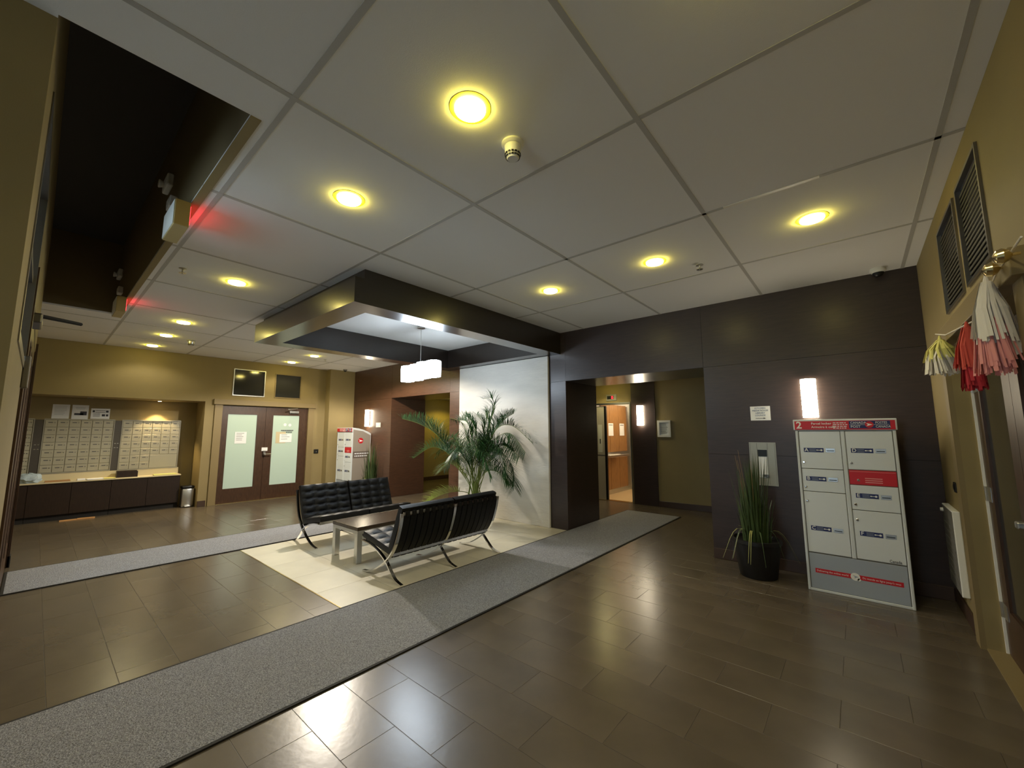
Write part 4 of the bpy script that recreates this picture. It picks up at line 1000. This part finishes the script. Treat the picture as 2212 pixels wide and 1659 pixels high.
for v in b.bm.verts:
    n = 1+.13*math.sin(9*v.co.x+3*v.co.z)+.1*math.sin(11*v.co.y+5*v.co.x); v.co = Vector((v.co.x*.095*n, v.co.y*.15*n, max(0, .075+v.co.z*.085*n)))
b.build('bag_body', 'bag_blue', t, smooth=True); MB().tube([(.02, -.02, .14), (.03, .0, .175), (.01, .04, .15)], [.012, .006, .004], 6).build('bag_knot', 'bag_blue', t)
# notices above the mailboxes
def poster(y, z, w_, h_, lab, kind):
    t = thing('notice_sheet', lab, 'notice', (NB, y, z), math.pi/2)
    MB().box(-w_/2, w_/2, -.004, 0, 0, h_).build('sheet', 'paper', t); b = MB()
    if kind == 0:
        for k in range(7): b.box(-w_*.38, w_*random.uniform(.15, .36), -.0046, -.004, h_*(.88-.1*k)-.003, h_*(.88-.1*k)+.002)
        b.build('print', 'locker_grey', t)
    elif kind == 1:
        b.box(-w_*.35, w_*.2, -.0046, -.004, h_*.28, h_*.42).box(w_*.0, w_*.4, -.0046, -.004, h_*.28, h_*.55); b.build('picture', 'ink', t)
        b = MB(); b.box(-w_*.3, w_*.3, -.0046, -.004, h_*.78, h_*.81).box(-w_*.25, w_*.25, -.0046, -.004, h_*.70, h_*.72); b.build('print', 'locker_grey', t)
    else:
        b.box(-w_*.42, -w_*.3, -.0046, -.004, h_*.62, h_*.82).box(w_*.28, w_*.42, -.0046, -.004, h_*.62, h_*.82).box(w_*.08, w_*.25, -.0046, -.004, h_*.25, h_*.45).box(w_*.3, w_*.42, -.0046, -.004, h_*.25, h_*.45)
        for k in range(4): b.box(-w_*.38, -w_*.02, -.0046, -.004, h_*(.2+.1*k), h_*(.23+.1*k))
        b.box(-w_*.27, w_*.25, -.0046, -.004, h_*.78, h_*.82).box(-w_*.27, w_*.25, -.0046, -.004, h_*.62, h_*.66); b.build('print', 'ink', t)
poster(.275, 1.79, .215, .26, 'plain typed sheet above the mailboxes next to the entrance', 0)
poster(.52, 1.785, .215, .265, 'sheet with a dark picture of a couch above the mailboxes', 1)
poster(.79, 1.795, .26, .20, 'wide sheet with black symbols above the mailboxes', 2)
# bin and cardboard
t = thing('waste_bin', 'narrow steel waste bin beside the mail counter', 'bin', (-10.75, 2.165, 0), math.pi/2)
MB().rbox(-.10, .10, -.09, .09, .012, .37, .015).build('body', 'steel', t, smooth=True); MB().rbox(-.105, .105, -.095, .095, .37, .43, .02).build('lid', 'black', t, smooth=True); MB().rbox(-.10, .10, -.09, .09, 0, .012, .004, 1).build('base', 'black', t); MB().rbox(-.05, .05, -.13, -.09, .015, .03, .004).build('pedal', 'steel', t)
t = thing('cardboard_scrap', 'flat torn cardboard lying on the floor before the mail cabinets', 'cardboard', (-10.66, .62, 0), math.pi/2-.06)
MB().box(-.215, -.01, -.05, .055, 0, .012).build('flap', 'cardboard', t); MB().prism([(-.01, -.045), (.2, -.06), (.22, .02), (.0, .06)], 'z', 0, .018).build('flap', 'cardboard', t)
# niche spotlights
for y, on, lab in ((.62, False, 'unlit puck spotlight in the niche over the dim mailboxes'), (1.62, True, 'lit puck spotlight in the niche over the bright mailboxes')):
    t = thing('puck_light', lab, 'light', (-10.97, y, 2.185))
    MB().lathe([(.04, 0), (.042, -.008), (.03, -.012)], 20).build('ring', 'steel', t); MB().lathe([(.028, -.008), (.028, -.014), (.01, -.015)], 16).build('lens', 'lamp_puck' if on else 'dark_glass', t)
    if on:
        ld = bpy.data.lights.new('spot', 'SPOT'); ld.energy = 90; ld.color = (1, .74, .36); ld.spot_size = math.radians(84); ld.spot_blend = .5; ld.shadow_soft_size = .02
        lo = bpy.data.objects.new('spot', ld); C.objects.link(lo); lo.parent = t; lo.location = (0, 0, -.065)

# ---------------- paper tassels on the right door head
def tassel(loc, lab, cols, length, spread, seed, n=110):
    rs = random.Random(seed); t = thing('paper_tassel', lab, 'decoration', loc)
    MB().tube([(0, 0, .03), (0, 0, .0), (0, 0, -.02)], [.004, .012, .02], 10).build('twist', cols[0][0], t)
    for m, z0, z1, rr in cols:
        b = MB()
        for k in range(n):
            a = rs.uniform(0, 6.28); r0 = rs.uniform(.004, .018)*(1+z0/-length); r1 = spread*rs.uniform(.35, 1)*rr
            p0 = Vector((r0*math.cos(a), r0*math.sin(a), z0)); p1 = Vector((r1*.75*math.cos(a), r1*.75*math.sin(a), z0+(z1-z0)*.45)); p2 = Vector((r1*math.cos(a+.2), r1*math.sin(a+.2), z1*rs.uniform(.86, 1.02)))
            w_ = rs.uniform(.003, .0075); tv = Vector((-math.sin(a+rs.uniform(-.7, .7)), math.cos(a), 0))*w_; prev = None
            for p in (p0, p1, p2):
                q = [b.bm.verts.new(p-tv), b.bm.verts.new(p+tv)]
                if prev: b.bm.faces.new((prev[0], prev[1], q[1], q[0]))
                prev = q
        o = b.build('paper_strips', m, t); o['kind'] = 'stuff'
tassel((.475, 2.62, 2.165), 'large white paper tassel with pink tips on the door head', [('tissue_white', 0, -.27, 1), ('tissue_pink', -.12, -.40, 1.0)], .42, .075, 1, 130)
tassel((.475, 3.10, 2.06), 'coral paper tassel with a red centre between two lighter tassels', [('tissue_coral', 0, -.22, 1), ('tissue_red', -.05, -.33, .7)], .33, .07, 2)
tassel((.475, 3.95, 2.14), 'short cream and yellow paper tassel at the wood wall end of the door head', [('tissue_yellow', 0, -.15, 1.1), ('tissue_white', -.03, -.24, 1.25)], .24, .09, 4)
t = thing('tassel_string', 'white string carrying the paper tassels along the door head', 'string', (.505, 3.2, 2.19))
MB().tube([(0, -.95, .03), (0, -.58, .0), (0, -.1, -.10), (0, .75, -.02), (0, 1.15, .06)], .004, 6).build('cord', 'tissue_white', t)
for y, lab in ((2.35, 'round brass knob at the outer end of the tassel string'), (2.52, 'small brass hook next to the large white tassel')):
    t = thing('brass_knob', lab, 'knob', (.52, y, 2.19), -math.pi/2)
    MB().lathe([(.006, 0), (.006, .02), (.022, .03), (.03, .045), (.024, .062), (.008, .07)], 18, Matrix.Rotation(math.pi/2, 4, 'X')).build('ball', 'brass', t, smooth=True)
